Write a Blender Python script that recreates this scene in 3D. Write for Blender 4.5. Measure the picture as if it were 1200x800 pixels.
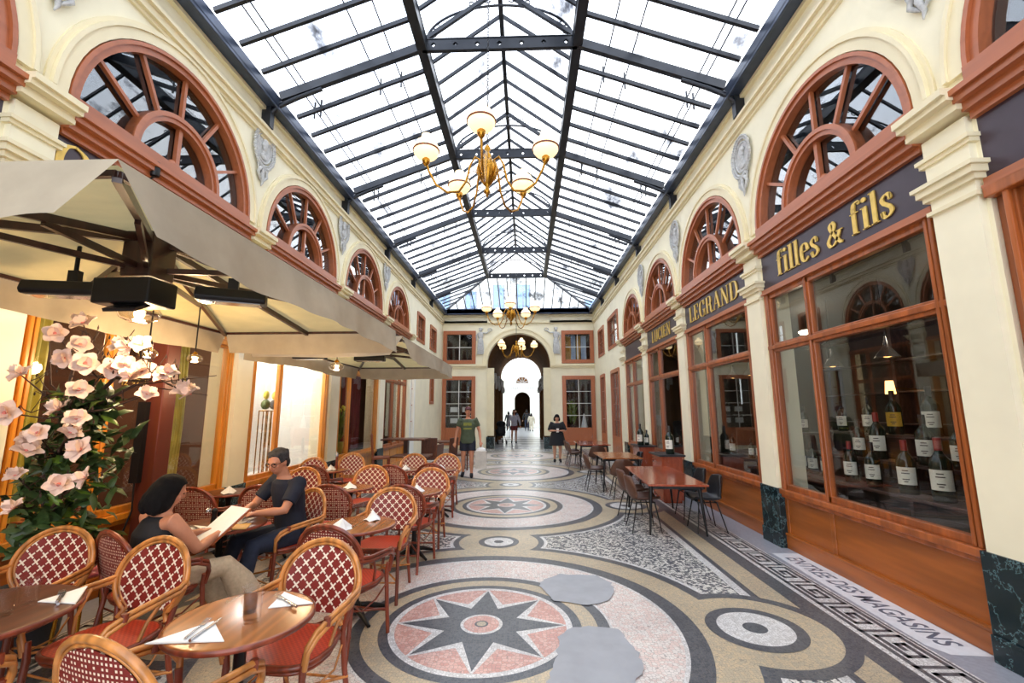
import bpy, bmesh, math, random
from mathutils import Vector, Matrix, noise as mnoise
PI=math.pi; R_=math.radians
for o in list(bpy.data.objects): bpy.data.objects.remove(o)
scn=bpy.context.scene; COL=scn.collection
# ---------------------------------------------------------------- camera
cam=bpy.data.objects.new('camera',bpy.data.cameras.new('camera')); COL.objects.link(cam)
cam.matrix_world=Matrix.Translation((0,0,1.6))@Matrix.Rotation(R_(1.7782),4,'Z')@Matrix.Rotation(R_(99.0022),4,'X')@Matrix.Rotation(R_(-0.1584),4,'Z')
cam.data.sensor_width=36; cam.data.lens=517.23/1200*36; cam.data.clip_start=.02; cam.data.clip_end=300
scn.camera=cam
# ---------------------------------------------------------------- light, exposure
SKY=3.2
w=bpy.data.worlds.new('World'); scn.world=w; w.use_nodes=True
nt=w.node_tree; bg=nt.nodes['Background']; bg.inputs['Strength'].default_value=SKY
tc=nt.nodes.new('ShaderNodeTexCoord'); nz=nt.nodes.new('ShaderNodeTexNoise'); nz.inputs['Scale'].default_value=1.6; nz.inputs['Detail'].default_value=4
cr=nt.nodes.new('ShaderNodeValToRGB'); cr.color_ramp.elements[0].color=(.72,.82,1,1); cr.color_ramp.elements[1].color=(1,1,1,1)
cr.color_ramp.elements[0].position=.3; cr.color_ramp.elements[1].position=.6
nt.links.new(tc.outputs['Generated'],nz.inputs['Vector']); nt.links.new(nz.outputs['Fac'],cr.inputs['Fac']); nt.links.new(cr.outputs['Color'],bg.inputs['Color'])
vs=scn.view_settings; vs.view_transform='Standard'; vs.look='None'; vs.gamma=1; vs.use_curve_mapping=False; vs.exposure=0.25
try: scn.cycles.caustics_reflective=False
except Exception: pass
# ---------------------------------------------------------------- materials
def C(r,g,b):
    f=lambda c:(c/255/12.92) if c/255<=.04045 else ((c/255+.055)/1.055)**2.4
    return (f(r),f(g),f(b),1)
MATS={}
class N:
    def __init__(s,name):
        s.m=bpy.data.materials.new(name); s.m.use_nodes=True; s.t=s.m.node_tree; s.b=s.t.nodes['Principled BSDF']; s.out=s.t.nodes['Material Output']; MATS[name]=s.m
    def n(s,ty,**k):
        x=s.t.nodes.new('ShaderNode'+ty)
        for a,v in k.items():
            if a in ('op','operation'): x.operation=v
            elif hasattr(x,a) and a not in ('Scale',): setattr(x,a,v)
            else: x.inputs[a.replace('_',' ')].default_value=v
        return x
    def l(s,a,b): s.t.links.new(a,b)
    def math(s,op,a,b=None,c=None):
        x=s.t.nodes.new('ShaderNodeMath'); x.operation=op
        for i,v in enumerate((a,b,c)):
            if v is None: continue
            if isinstance(v,(int,float)): x.inputs[i].default_value=v
            else: s.l(v,x.inputs[i])
        return x.outputs[0]
    def mix(s,f,a,b,mode='MIX'):
        x=s.t.nodes.new('ShaderNodeMix'); x.data_type='RGBA'; x.blend_type=mode
        for i,v in ((0,f),(6,a),(7,b)):
            if isinstance(v,(int,float)) : x.inputs[i].default_value=v
            elif isinstance(v,tuple): x.inputs[i].default_value=v
            else: s.l(v,x.inputs[i])
        return x.outputs[2]
    def coord(s,scale=(1,1,1),which='Object'):
        tc=s.t.nodes.new('ShaderNodeTexCoord'); mp=s.t.nodes.new('ShaderNodeMapping'); mp.inputs['Scale'].default_value=scale
        s.l(tc.outputs[which],mp.inputs['Vector']); return mp.outputs[0]
    def noise(s,vec,scale,detail=3,rough=.55):
        x=s.t.nodes.new('ShaderNodeTexNoise'); x.inputs['Scale'].default_value=scale; x.inputs['Detail'].default_value=detail; x.inputs['Roughness'].default_value=rough
        s.l(vec,x.inputs['Vector']); return x.outputs['Fac']
    def ramp(s,f,a,b,p0=.35,p1=.65):
        x=s.t.nodes.new('ShaderNodeValToRGB'); e=x.color_ramp.elements; e[0].color=a; e[1].color=b; e[0].position=p0; e[1].position=p1
        s.l(f,x.inputs['Fac']); return x.outputs['Color']
    def base(s,v):
        if isinstance(v,tuple): s.b.inputs['Base Color'].default_value=v
        else: s.l(v,s.b.inputs['Base Color'])
    def bump(s,h,st=.3,d=.01):
        x=s.t.nodes.new('ShaderNodeBump'); x.inputs['Strength'].default_value=st; x.inputs['Distance'].default_value=d
        s.l(h,x.inputs['Height']); s.l(x.outputs[0],s.b.inputs['Normal'])
    def set(s,rough=.5,metal=0,spec=.5):
        s.b.inputs['Roughness'].default_value=rough; s.b.inputs['Metallic'].default_value=metal; s.b.inputs['Specular IOR Level'].default_value=spec
def sc(c,k): return (min(1,c[0]*k),min(1,c[1]*k),min(1,c[2]*k),1)
def mplain(name,c,rough=.5,metal=0,var=.12,scale=8,spec=.5,bump=0):
    s=N(name); v=s.coord(); f=s.noise(v,scale); s.base(s.ramp(f,sc(c,1-var),sc(c,1+var),.3,.7)); s.set(rough,metal,spec)
    if bump: s.bump(s.noise(v,scale*6),bump)
    return s.m
def mwood(name,c,rough=.35,vert=False,scale=9,contrast=.35):
    s=N(name); sca=(6,6,.5) if vert else (6,.5,6)
    v=s.coord(sca); n1=s.noise(v,scale*.35,5,.6)
    w_=s.t.nodes.new('ShaderNodeTexWave'); w_.inputs['Scale'].default_value=.7; w_.inputs['Distortion'].default_value=9; w_.inputs['Detail'].default_value=3; w_.inputs['Detail Scale'].default_value=1.5
    s.l(v,w_.inputs['Vector']); m=s.math('ADD',s.math('MULTIPLY',n1,.65),s.math('MULTIPLY',w_.outputs['Fac'],.35))
    s.base(s.ramp(m,sc(c,1-contrast),sc(c,1+contrast*.7),.25,.75)); s.set(rough); s.b.inputs['Coat Weight'].default_value=.25; s.b.inputs['Coat Roughness'].default_value=.2
    return s.m
def memit(name,c,st):
    s=N(name); s.base(c); s.b.inputs['Emission Color'].default_value=c; s.b.inputs['Emission Strength'].default_value=st; return s.m
def mglass(name,tint=(.96,.98,.98,1),k=1.6,rough=0.0,ior=1.5):
    s=N(name); s.t.nodes.remove(s.b)
    tr=s.n('BsdfTransparent'); tr.inputs[0].default_value=tint; gl=s.n('BsdfGlossy'); gl.inputs['Roughness'].default_value=rough
    fr=s.n('LayerWeight'); fr.inputs[0].default_value=.5; mx=s.n('MixShader'); fz=s.math('ADD',s.math('MULTIPLY',s.math('POWER',fr.outputs['Facing'],4.0),.9),.045); s.l(s.math('MINIMUM',s.math('MULTIPLY',fz,k),.92),mx.inputs[0]); s.l(tr.outputs[0],mx.inputs[1]); s.l(gl.outputs[0],mx.inputs[2]); s.l(mx.outputs[0],s.out.inputs[0]); return s.m
cream=mplain('cream_plaster',C(240,232,203),.6,var=.05,scale=2.2,bump=.05)
cream2=mplain('cream_moulding',C(234,222,186),.55,var=.05,scale=3)
white_wall=mplain('white_plaster',C(240,240,232),.6,var=.04,scale=3)
relief=mplain('relief_stucco',C(190,190,188),.7,var=.22,scale=26)
wood_o=mwood('orange_oak_frame',C(162,86,38),.3,True)
wood_l=mwood('lunette_terracotta_paint',C(172,98,58),.4,False,contrast=.12)
wood_p=mwood('oak_panel',C(158,86,28),.3,False,contrast=.25)
wood_y=mwood('warm_lit_oak_frame',C(214,136,44),.3,True,contrast=.2)  # oak of the left wall, yellow of the warm light put into its colour
wood_d=mwood('dark_brown_timber',C(62,34,28),.35,True)
def mmarble():
    s=N('green_marble'); v=s.coord((1,1,1)); n1=s.noise(v,3,6,.7); f=s.math('ABSOLUTE',s.math('SUBTRACT',n1,.5)); s.base(s.ramp(f,C(96,126,130),C(20,36,40),0,.012)); s.set(.15); return s.m
marble=mmarble()
purple=mplain('aubergine_sign_paint',C(58,44,56),.35,var=.1,scale=4)
gold=mplain('gold_leaf',C(226,190,96),.35,.35,var=.12,scale=20)
iron=mplain('painted_iron',C(36,40,48),.35,.25,var=.2,scale=6)
iron2=mplain('gutter_iron',C(66,76,96),.3,.4,var=.35,scale=3)
black=mplain('black_metal',C(22,22,24),.4,.3,var=.2)
brass=mplain('brass',C(176,126,42),.25,.9,var=.2,scale=15)
rattan=mwood('honey_rattan',C(196,128,64),.35,True,contrast=.35)
rattan_r=mwood('mahogany_rattan',C(128,56,34),.35,True,contrast=.4)
tabletop=mwood('oiled_tabletop',C(156,92,44),.25,False,contrast=.3)
tabledark=mwood('dark_tabletop',C(92,48,28),.2,False,contrast=.3)
tabledark.node_tree.nodes['Principled BSDF'].inputs['Coat Weight'].default_value=0; tabledark.node_tree.nodes['Principled BSDF'].inputs['Roughness'].default_value=.35
copper=mwood('copper_brown_top',C(158,74,46),.15,False,contrast=.15)
paper=mplain('white_paper',C(240,240,238),.6,var=.03)
steel=mplain('cutlery_steel',C(200,200,205),.2,.9,var=.1)
pane=mglass('shop_glass',k=1.15); lpane=mglass('lunette_glass',(.45,.5,.52,1),k=2.8,ior=1.5); tumbler=mglass('tumbler_glass',(1,1,1,1),k=.26)
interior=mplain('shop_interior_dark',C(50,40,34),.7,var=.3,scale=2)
interior_w=mplain('shop_interior_pale',C(226,224,220),.6,var=.05,scale=2)
skin=mplain('skin',C(196,134,104),.5,var=.08,scale=12); skin2=mplain('fair_skin',C(205,150,122),.5,var=.08,scale=12)
def mroofglass():
    s=N('roof_glass'); s.t.nodes.remove(s.b); tr=s.n('BsdfTransparent'); v=s.coord((1.6,.8,1)); 
    g=s.noise(v,1.2,6,.62); c=s.ramp(g,(.95,.97,1,1),(.14,.15,.18,1),.55,.72); s.l(c,tr.inputs[0])
    gl=s.n('BsdfGlossy'); gl.inputs['Roughness'].default_value=.05; mx=s.n('MixShader'); mx.inputs[0].default_value=.06
    s.l(tr.outputs[0],mx.inputs[1]); s.l(gl.outputs[0],mx.inputs[2]); s.l(mx.outputs[0],s.out.inputs[0]); return s.m
roofglass=mroofglass()
def mfabric(name,c,trans=.35):
    s=N(name); s.t.nodes.remove(s.b); v=s.coord(); f=s.noise(v,5,5); col=s.ramp(f,sc(c,.9),sc(c,1.08),.3,.7)
    d=s.n('BsdfDiffuse'); t=s.n('BsdfTranslucent'); s.l(col,d.inputs[0]); t.inputs[0].default_value=sc(c,.9); mx=s.n('MixShader'); mx.inputs[0].default_value=trans
    s.l(d.outputs[0],mx.inputs[1]); s.l(t.outputs[0],mx.inputs[2]); s.l(mx.outputs[0],s.out.inputs[0]); return s.m
canvas=mfabric('cream_canvas',C(214,200,150),.35); valance_m=mfabric('taupe_canvas',C(176,164,144),.14)
# mosaic family: tesserae with grout, colour jitter
def mmosaic(name,c1,c2,scale=48,grout=C(120,118,112),rough=.3,gw=.1):
    s=N(name); v=s.coord(); vo=s.t.nodes.new('ShaderNodeTexVoronoi'); vo.inputs['Scale'].default_value=scale; vo.feature='F1'; vo.inputs['Randomness'].default_value=.75
    s.l(v,vo.inputs['Vector']); sp=s.n('SeparateColor'); s.l(vo.outputs['Color'],sp.inputs[0])
    col=s.ramp(sp.outputs[0],c1,c2,.35,.65)
    ve=s.t.nodes.new('ShaderNodeTexVoronoi'); ve.inputs['Scale'].default_value=scale; ve.feature='DISTANCE_TO_EDGE'; ve.inputs['Randomness'].default_value=.75; s.l(v,ve.inputs['Vector'])
    g=s.math('LESS_THAN',ve.outputs['Distance'],gw*.5); dirt=s.noise(v,1.3,4); 
    c=s.mix(s.math('MULTIPLY',g,.6),col,grout); c=s.mix(1.0,c,s.ramp(dirt,(.82,.82,.84,1),(1,1,1,1),.35,.6),'MULTIPLY'); s.base(c); s.set(rough); return s.m
fl_white=mmosaic('white_tesserae',C(226,224,220),C(206,203,198))
fl_dark=mmosaic('slate_tesserae',C(66,70,78),C(84,88,94))
fl_tan=mmosaic('tan_tesserae',C(200,180,146),C(184,170,144))
fl_pink=mmosaic('pink_white_tesserae',C(222,200,190),C(226,218,210),40)
fl_rose=mmosaic('rose_tesserae',C(204,150,136),C(216,172,158),36)
fl_terr=mmosaic('grey_terrazzo',C(96,98,104),C(222,219,210),42,rough=.25)
fl_stone=mplain('grey_kerb_stone',C(150,152,160),.35,var=.12,scale=30)
fl_cement=mplain('cement_patch',C(158,160,164),.6,var=.08,scale=5)
fl_text=mplain('blue_grey_inlay',C(96,104,118),.4,var=.1)
fl_marble=mplain('white_threshold_marble',C(222,224,226),.25,var=.05,scale=12)
# woven back panels
def mweave_front():
    s=N('cross_weave'); v=s.coord(); sp=s.n('SeparateXYZ'); s.l(v,sp.inputs[0]); k=1/.074
    a=s.math('MULTIPLY',s.math('ADD',sp.outputs[0],sp.outputs[2]),k); b=s.math('MULTIPLY',s.math('SUBTRACT',sp.outputs[0],sp.outputs[2]),k)
    da=s.math('ABSOLUTE',s.math('SUBTRACT',s.math('FRACT',a),.5)); db=s.math('ABSOLUTE',s.math('SUBTRACT',s.math('FRACT',b),.5))
    w1=s.math('MULTIPLY',s.math('LESS_THAN',da,.085),s.math('LESS_THAN',db,.42)); w2=s.math('MULTIPLY',s.math('LESS_THAN',db,.085),s.math('LESS_THAN',da,.42))
    m=s.math('MAXIMUM',w1,w2); s.base(s.mix(m,C(126,34,26),C(236,224,204))); s.set(.45); s.bump(m,.3,.004); return s.m
def mweave_back():
    s=N('dot_weave'); v=s.coord(); sp=s.n('SeparateXYZ'); s.l(v,sp.inputs[0]); k=1/.019
    fx=s.math('MULTIPLY',sp.outputs[0],k); fz=s.math('MULTIPLY',sp.outputs[2],k)
    dx=s.math('ABSOLUTE',s.math('SUBTRACT',s.math('FRACT',fx),.5)); dz=s.math('ABSOLUTE',s.math('SUBTRACT',s.math('FRACT',fz),.5))
    m=s.math('MULTIPLY',s.math('LESS_THAN',dx,.24),s.math('LESS_THAN',dz,.24))
    cx=s.math('MODULO',s.math('ABSOLUTE',s.math('FLOOR',fx)),3); cz=s.math('MODULO',s.math('ABSOLUTE',s.math('FLOOR',fz)),3)
    hole=s.math('MULTIPLY',s.math('COMPARE',cx,1,.2),s.math('COMPARE',cz,1,.2)); m=s.math('MULTIPLY',m,s.math('SUBTRACT',1,hole))
    s.base(s.mix(m,C(122,32,26),C(232,214,190))); s.set(.45); s.bump(m,.2,.003); return s.m
weave_f=mweave_front(); weave_b=mweave_back()
def mseat():
    s=N('woven_seat'); v=s.coord(); ck=s.t.nodes.new('ShaderNodeTexChecker'); ck.inputs['Scale'].default_value=70; ck.inputs['Color1'].default_value=C(196,70,40); ck.inputs['Color2'].default_value=C(170,52,32); s.l(v,ck.inputs['Vector']); s.base(ck.outputs[0]); s.set(.4); return s.m
seat_m=mseat()
# ---------------------------------------------------------------- mesh builder
class MB:
    def __init__(s): s.v=[]; s.f=[]; s.mi=[]; s.sm=[]
    def add(s,vs,fs,mat=0,smooth=False):
        o=len(s.v); s.v+= [tuple(p) for p in vs]
        for f in fs: s.f.append([o+i for i in f]); s.mi.append(mat); s.sm.append(smooth)
    def box(s,x0,x1,y0,y1,z0,z1,mat=0):
        s.add([(x0,y0,z0),(x1,y0,z0),(x1,y1,z0),(x0,y1,z0),(x0,y0,z1),(x1,y0,z1),(x1,y1,z1),(x0,y1,z1)],[(0,3,2,1),(4,5,6,7),(0,1,5,4),(1,2,6,5),(2,3,7,6),(3,0,4,7)],mat)
    def cbox(s,c,d,mat=0,rz=0,rx=0,ry=0):
        M=Matrix.Translation(c)@Matrix.Rotation(rz,4,'Z')@Matrix.Rotation(ry,4,'Y')@Matrix.Rotation(rx,4,'X'); a,b,e=d[0]/2,d[1]/2,d[2]/2
        vs=[M@Vector(p) for p in [(-a,-b,-e),(a,-b,-e),(a,b,-e),(-a,b,-e),(-a,-b,e),(a,-b,e),(a,b,e),(-a,b,e)]]
        s.add(vs,[(0,3,2,1),(4,5,6,7),(0,1,5,4),(1,2,6,5),(2,3,7,6),(3,0,4,7)],mat)
    def beam(s,p,q,w_,h,mat=0,up=(0,0,1)):
        p=Vector(p);q=Vector(q); d=(q-p).normalized(); u=Vector(up); x=d.cross(u)
        if x.length<1e-4: x=d.cross(Vector((1,0,0)))
        x.normalize(); z=x.cross(d); vs=[]
        for c in (p,q):
            for a,b in ((-1,-1),(1,-1),(1,1),(-1,1)): vs.append(c+x*a*w_/2+z*b*h/2)
        s.add(vs,[(0,1,2,3),(7,6,5,4),(0,4,5,1),(1,5,6,2),(2,6,7,3),(3,7,4,0)],mat)
    def tube(s,pts,r,n=8,mat=0,closed=False,smooth=True,cap=True):
        P=[Vector(p) for p in pts]; L=len(P); rr=r if isinstance(r,(list,tuple)) else [r]*L
        vs=[]; prev=None
        for i,p in enumerate(P):
            if closed: t=P[(i+1)%L]-P[i-1]
            else: t=P[min(i+1,L-1)]-P[max(i-1,0)]
            t.normalize()
            if prev is None:
                a=Vector((0,0,1)) if abs(t.z)<.9 else Vector((1,0,0)); x=t.cross(a).normalized()
            else: x=(prev-t*prev.dot(t)); x=x.normalized() if x.length>1e-5 else t.orthogonal().normalized()
            prev=x; y=t.cross(x)
            for k in range(n):
                an=2*PI*k/n; vs.append(p+(x*math.cos(an)+y*math.sin(an))*rr[i])
        fs=[]
        for i in range(L if closed else L-1):
            j=(i+1)%L
            for k in range(n): fs.append((i*n+k,i*n+(k+1)%n,j*n+(k+1)%n,j*n+k))
        s.add(vs,fs,mat,smooth)
        if cap and not closed: s.add(vs[:n],[tuple(range(n))[::-1]],mat); s.add(vs[-n:],[tuple(range(n))],mat)
    def lathe(s,prof,n=16,c=(0,0,0),mat=0,smooth=True,cap=True):
        vs=[];fs=[]
        for r,z in prof:
            for k in range(n): a=2*PI*k/n; vs.append((c[0]+r*math.cos(a),c[1]+r*math.sin(a),c[2]+z))
        for i in range(len(prof)-1):
            for k in range(n): fs.append((i*n+k,i*n+(k+1)%n,(i+1)*n+(k+1)%n,(i+1)*n+k))
        s.add(vs,fs,mat,smooth)
        if cap:
            if prof[0][0]>1e-4: s.add(vs[:n],[tuple(range(n))[::-1]],mat)
            if prof[-1][0]>1e-4: s.add(vs[-n:],[tuple(range(n))],mat)
    def ell(s,c,r,mat=0,n=16,m=10,M=None):
        vs=[];fs=[]
        for i in range(m+1):
            ph=PI*i/m
            for k in range(n):
                a=2*PI*k/n; p=Vector((r[0]*math.sin(ph)*math.cos(a),r[1]*math.sin(ph)*math.sin(a),r[2]*math.cos(ph)))
                if M: p=M@p
                vs.append(Vector(c)+p)
        for i in range(m):
            for k in range(n): fs.append(((i+1)*n+k,(i+1)*n+(k+1)%n,i*n+(k+1)%n,i*n+k))
        s.add(vs,fs,mat,True)
    def slab(s,pts,off,mat=0):   # polygon of 3d points extruded by vector
        n=len(pts); o=Vector(off); P=[Vector(p) for p in pts]
        s.add(P+[p+o for p in P],[tuple(range(n))[::-1],tuple(range(n,2*n))]+[(i,(i+1)%n,n+(i+1)%n,n+i) for i in range(n)],mat)
    def arch(s,x0,x1,yc,zc,r0,r1,a0=0,a1=PI,n=28,mat=0,ax='x',smooth=False):
        # ring sector in the plane normal to ax, between x0 and x1 on that axis
        vs=[];fs=[]
        for i in range(n+1):
            a=a0+(a1-a0)*i/n
            for (xx,r) in ((x0,r0),(x0,r1),(x1,r1),(x1,r0)):
                h=yc+r*math.cos(a); z=zc+r*math.sin(a)
                vs.append((xx,h,z) if ax=='x' else (h,xx,z))
        for i in range(n):
            for k in range(4): fs.append((i*4+k,i*4+(k+1)%4,(i+1)*4+(k+1)%4,(i+1)*4+k))
        fs+=[(0,1,2,3),tuple(n*4+k for k in (3,2,1,0))]
        s.add(vs,fs,mat,smooth)
    def build(s,name,mats,parent=None,loc=(0,0,0),rz=0,bevel=0,recalc=True):
        me=bpy.data.meshes.new(name); me.from_pydata(s.v,[],s.f)
        if not isinstance(mats,(list,tuple)): mats=[mats]
        for m in mats: me.materials.append(m)
        me.polygons.foreach_set('material_index',s.mi); me.polygons.foreach_set('use_smooth',s.sm)
        if recalc:
            bm=bmesh.new(); bm.from_mesh(me); bmesh.ops.recalc_face_normals(bm,faces=bm.faces); bm.to_mesh(me); bm.free()
        me.update(); o=bpy.data.objects.new(name,me); COL.objects.link(o); o.location=loc; o.rotation_euler=(0,0,rz)
        if parent: o.parent=parent
        if bevel:
            b=o.modifiers.new('bevel','BEVEL'); b.width=bevel; b.segments=2; b.limit_method='ANGLE'
        return o
def empty(name,loc=(0,0,0),rz=0):
    o=bpy.data.objects.new(name,None); COL.objects.link(o); o.location=loc; o.rotation_euler=(0,0,rz); o.empty_display_size=.1; return o
def tag(o,label,cat,group=None,kind=None):
    if label: o['label']=label
    if cat: o['category']=cat
    if group: o['group']=group
    if kind: o['kind']=kind
    return o
def thing(name,label,cat,loc=(0,0,0),rz=0,group=None): return tag(empty(name,loc,rz),label,cat,group)
KIDS={}
def dup(root,loc,rz=0,label=None,group=None,scale=None):
    def cp(o,par):
        c=o.copy(); COL.objects.link(c)
        if par: c.parent=par; c.matrix_parent_inverse=o.matrix_parent_inverse
        for ch in o.children: cp(ch,c)
        return c
    r=cp(root,None); r.location=loc; r.rotation_euler=(0,0,rz)
    if label: r['label']=label
    if group: r['group']=group
    if scale: r.scale=(scale,)*3
    return r
def struct(o,label=None,cat=None):
    o['kind']='structure'
    if label: o['label']=label
    if cat: o['category']=cat
    return o
# ================================================================ SETTING
PATCH1=[(0.17, 4.22), (0.23, 4.06), (0.51, 3.97), (0.68, 4.07), (0.78, 4.27), (0.78, 4.47), (0.68, 4.64), (0.31, 4.68), (0.16, 4.54), (0.11, 4.37)]
PATCH2=[(0.19, 3.2), (0.14, 3.01), (0.1, 2.8), (0.14, 2.63), (0.6, 2.84), (0.72, 3.07), (0.74, 3.24), (0.7, 3.41), (0.67, 3.58), (0.46, 3.62), (0.31, 3.58), (0.22, 3.45)]
XR,XL,CX=3.08,-3.78,-.35
YE=19.7; Y0=-4.0
STARS=[3.63+4.3145*k for k in range(-1,4)]
def make_floor():
    mats=[fl_terr,fl_white,fl_dark,fl_tan,fl_pink,fl_rose,fl_stone,fl_cement,fl_text,fl_marble]
    T,W,D,TN,PK,RS,ST,CE,TX,MA=range(10)
    m=MB(); m.box(XL-.3,XR+.3,Y0,YE,-.2,0,T)
    def flat(p,k,mat):
        z=.0006*k; m.add([(x,y,z) for x,y in p],[tuple(range(len(p)))],mat)
    def disc(cx,cy,r,k,mat,n=72): flat([(cx+r*math.cos(2*PI*i/n),cy+r*math.sin(2*PI*i/n)) for i in range(n)],k,mat)
    def strip(d0,d1,k,mat,y0=Y0,y1=YE):
        for s in (1,-1): 
            a,b=sorted((CX+s*d0,CX+s*d1)); flat([(a,y0),(b,y0),(b,y1),(a,y1)],k,mat)
    strip(2.22,2.30,1,W); strip(2.30,2.36,1,D); strip(2.36,2.58,1,TN); strip(2.58,2.74,1,D); strip(2.74,2.77,1,W)
    strip(2.77,3.04,1,W); strip(3.04,3.06,1,D); strip(3.06,3.075,1,W); strip(3.075,3.43,1,ST)
    for s in (1,-1):      # greek key
        L=.47
        for i in range(int((YE-Y0)/L)):
            yb=Y0+.1+i*L
            for path in ([(0,0),(1,0)],[(0,0),(0,1),(.84,1),(.84,.25),(.26,.25),(.26,.74),(.6,.74),(.6,.48),(.45,.48)]):
                for (a,b),(c,d) in zip(path,path[1:]):
                    t=.018
                    x0,x1=sorted((2.80+b*.21,2.80+d*.21)); ya,yc=sorted((yb+a*L,yb+c*L))
                    x0-=t;x1+=t;ya-=t;yc+=t
                    q=sorted((CX+s*x0,CX+s*x1)); flat([(q[0],ya),(q[1],ya),(q[1],yc),(q[0],yc)],2,D)
    sides=[]; mids=[]
    for cy in STARS:
        sides+=[(CX+2.04,cy),(CX-2.04,cy)]; mids.append((CX,cy+4.3145/2))
    big=[(CX,y) for y in STARS]
    for c in big: disc(*c,2.02,3+.15*(c in big[::2]),W,110)
    for c in sides: disc(*c,.64,3.4,D)
    for c in mids: disc(*c,.60,3.7,W)
    for c in big: disc(*c,1.98,4+.15*(c in big[::2]),D,110)
    for c in sides: disc(*c,.62,4.4,D)
    for c in mids: disc(*c,.56,4.7,D)
    for c in big: disc(*c,1.88,5+.15*(c in big[::2]),TN,110)
    for c in sides: disc(*c,.54,5.4,TN)
    for c in mids: disc(*c,.49,5.7,TN)
    for c in big:
        disc(*c,1.62,6,D,110); disc(*c,1.475,7,W,100); disc(*c,1.445,8,PK,100)
        disc(*c,.985,9,W); disc(*c,.965,10,D); disc(*c,.875,11,TN); disc(*c,.755,12,D); disc(*c,.685,13,W); disc(*c,.64,14,RS)
        def star(ro,ri,k,mat,w=0):
            flat([(c[0]+(ro if i%2==0 else ri)*math.cos(PI/2+i*PI/8),c[1]+(ro if i%2==0 else ri)*math.sin(PI/2+i*PI/8)) for i in range(16)],k,mat)
        star(.655,.375,15,W); star(.62,.285,16,D); disc(*c,.16,17,W,36); disc(*c,.135,18,RS,36); disc(*c,.052,19,D,24); disc(*c,.036,20,TN,24)
    for i,c in enumerate(sides): disc(*c,.345,9,D); disc(*c,.262,10,W); disc(*c,.085,11,D,30)
    for c in mids: disc(*c,.25,9.5,D); disc(*c,.18,10.5,W); disc(*c,.06,11.5,D,24)
    rnd=random.Random(3)
    def blob(pts,k):
        out=[]
        n=len(pts)
        for i in range(n):
            a=Vector(pts[i]);b=Vector(pts[(i+1)%n])
            for t in range(4):
                p=a.lerp(b,t/4); out.append((p.x+rnd.uniform(-.015,.015),p.y+rnd.uniform(-.012,.012)))
        flat(out,k,CE)
    blob(PATCH1,22)
    blob(PATCH2,22)
    # threshold slab with inlaid words
    mt=[(2.72,3.24),(3.08,3.24),(3.08,5.40),(2.76,5.40),(2.74,5.3)]; flat([(2.74,3.42),(2.80,3.30),(3.06,3.28),(3.08,5.42),(2.78,5.42)],3,MA)
    o=m.build('floor',mats,recalc=False); struct(o,'mosaic floor of the arcade with star medallions and a greek key border')
    cu=bpy.data.curves.new('t','FONT'); cu.body='ENTREE DES MAGASINS'; cu.size=.235; cu.shear=.15; cu.offset=.004; cu.space_character=1.02
    t=bpy.data.objects.new('t',cu); me=bpy.data.meshes.new_from_object(t); bpy.data.objects.remove(t)
    xs=[v.co.x for v in me.vertices]; k=1.86/(max(xs)-min(xs))
    for v in me.vertices: v.co=Vector((2.84+v.co.y*.95,5.27-(v.co.x-min(xs))*k,.0022))
    me.name='inlaid_lettering'; me.materials.clear(); me.materials.append(fl_text)
    t=bpy.data.objects.new('inlaid_lettering',me); COL.objects.link(t); t.parent=o; t['label']='blue grey inlaid words in the white threshold'
make_floor()

BR=[(-2.45,-.05),(.41,2.83),(3.22,5.62),(6.02,8.42),(8.84,11.12),(11.55,13.6)]
BL=[(-2.45,-.05),(.38,2.78),(3.15,5.56),(5.95,8.35),(8.8,11.2),(11.66,13.86)]
SIDES={'right':(XR,1,BR,3.92),'left':(XL,-1,BL,4.19)}
ZP={'right':3.78,'left':4.06}
ZW=6.15
def wallpiece(m,X,s,y0,y1,zs,r,zt,d=.25,mat=0):
    yc=(y0+y1)/2; P=[]
    angs=sorted(set([PI*i/28 for i in range(29)]+[math.atan2(zt-zs,y1-yc),math.atan2(zt-zs,y0-yc)]))
    for a in angs:
        c,n=math.cos(a),math.sin(a); ra=(yc+r*c,zs+r*n)
        ts=[]
        if abs(c)>1e-6: ts.append(((y1-yc) if c>0 else (y0-yc))/c)
        if n>1e-6: ts.append((zt-zs)/n)
        t=min(ts); P.append((ra,(yc+t*c,zs+t*n)))
    for (a,b),(c,e) in zip(P,P[1:]):
        x0,x1=X,X+s*d
        m.add([(x0,)+a,(x0,)+b,(x0,)+e,(x0,)+c,(x1,)+a,(x1,)+b,(x1,)+e,(x1,)+c],[(0,1,2,3),(7,6,5,4),(0,3,7,4),(1,5,6,2)],mat)
wins_R_up=[(14.5,16.3,3.8,4.98),(17.15,18.5,3.8,4.95)]; wins_L_up=[(15.0,16.15,4.05,5.08),(17.1,18.3,4.03,5.02)]
low_R=[(14.6,16.05,.0,3.02),(17.25,18.3,.0,3.04)]; low_L=[(14.3,14.9,.0,3.0),(17.3,18.0,1.9,3.2)]
def boxes_with_holes(m,X,s,y0,y1,z0,z1,holes,d=.25,mat=0):
    ys=sorted(set([y0,y1]+[h[0] for h in holes]+[h[1] for h in holes])); 
    for a,b in zip(ys,ys[1:]):
        hs=sorted([h for h in holes if h[0]<=a+1e-6 and h[1]>=b-1e-6],key=lambda h:h[2]); z=z0
        for h in hs:
            if h[2]>z: m.box(*sorted((X,X+s*d)),a,b,z,h[2],mat)
            z=h[3]
        if z<z1: m.box(*sorted((X,X+s*d)),a,b,z,z1,mat)
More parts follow.
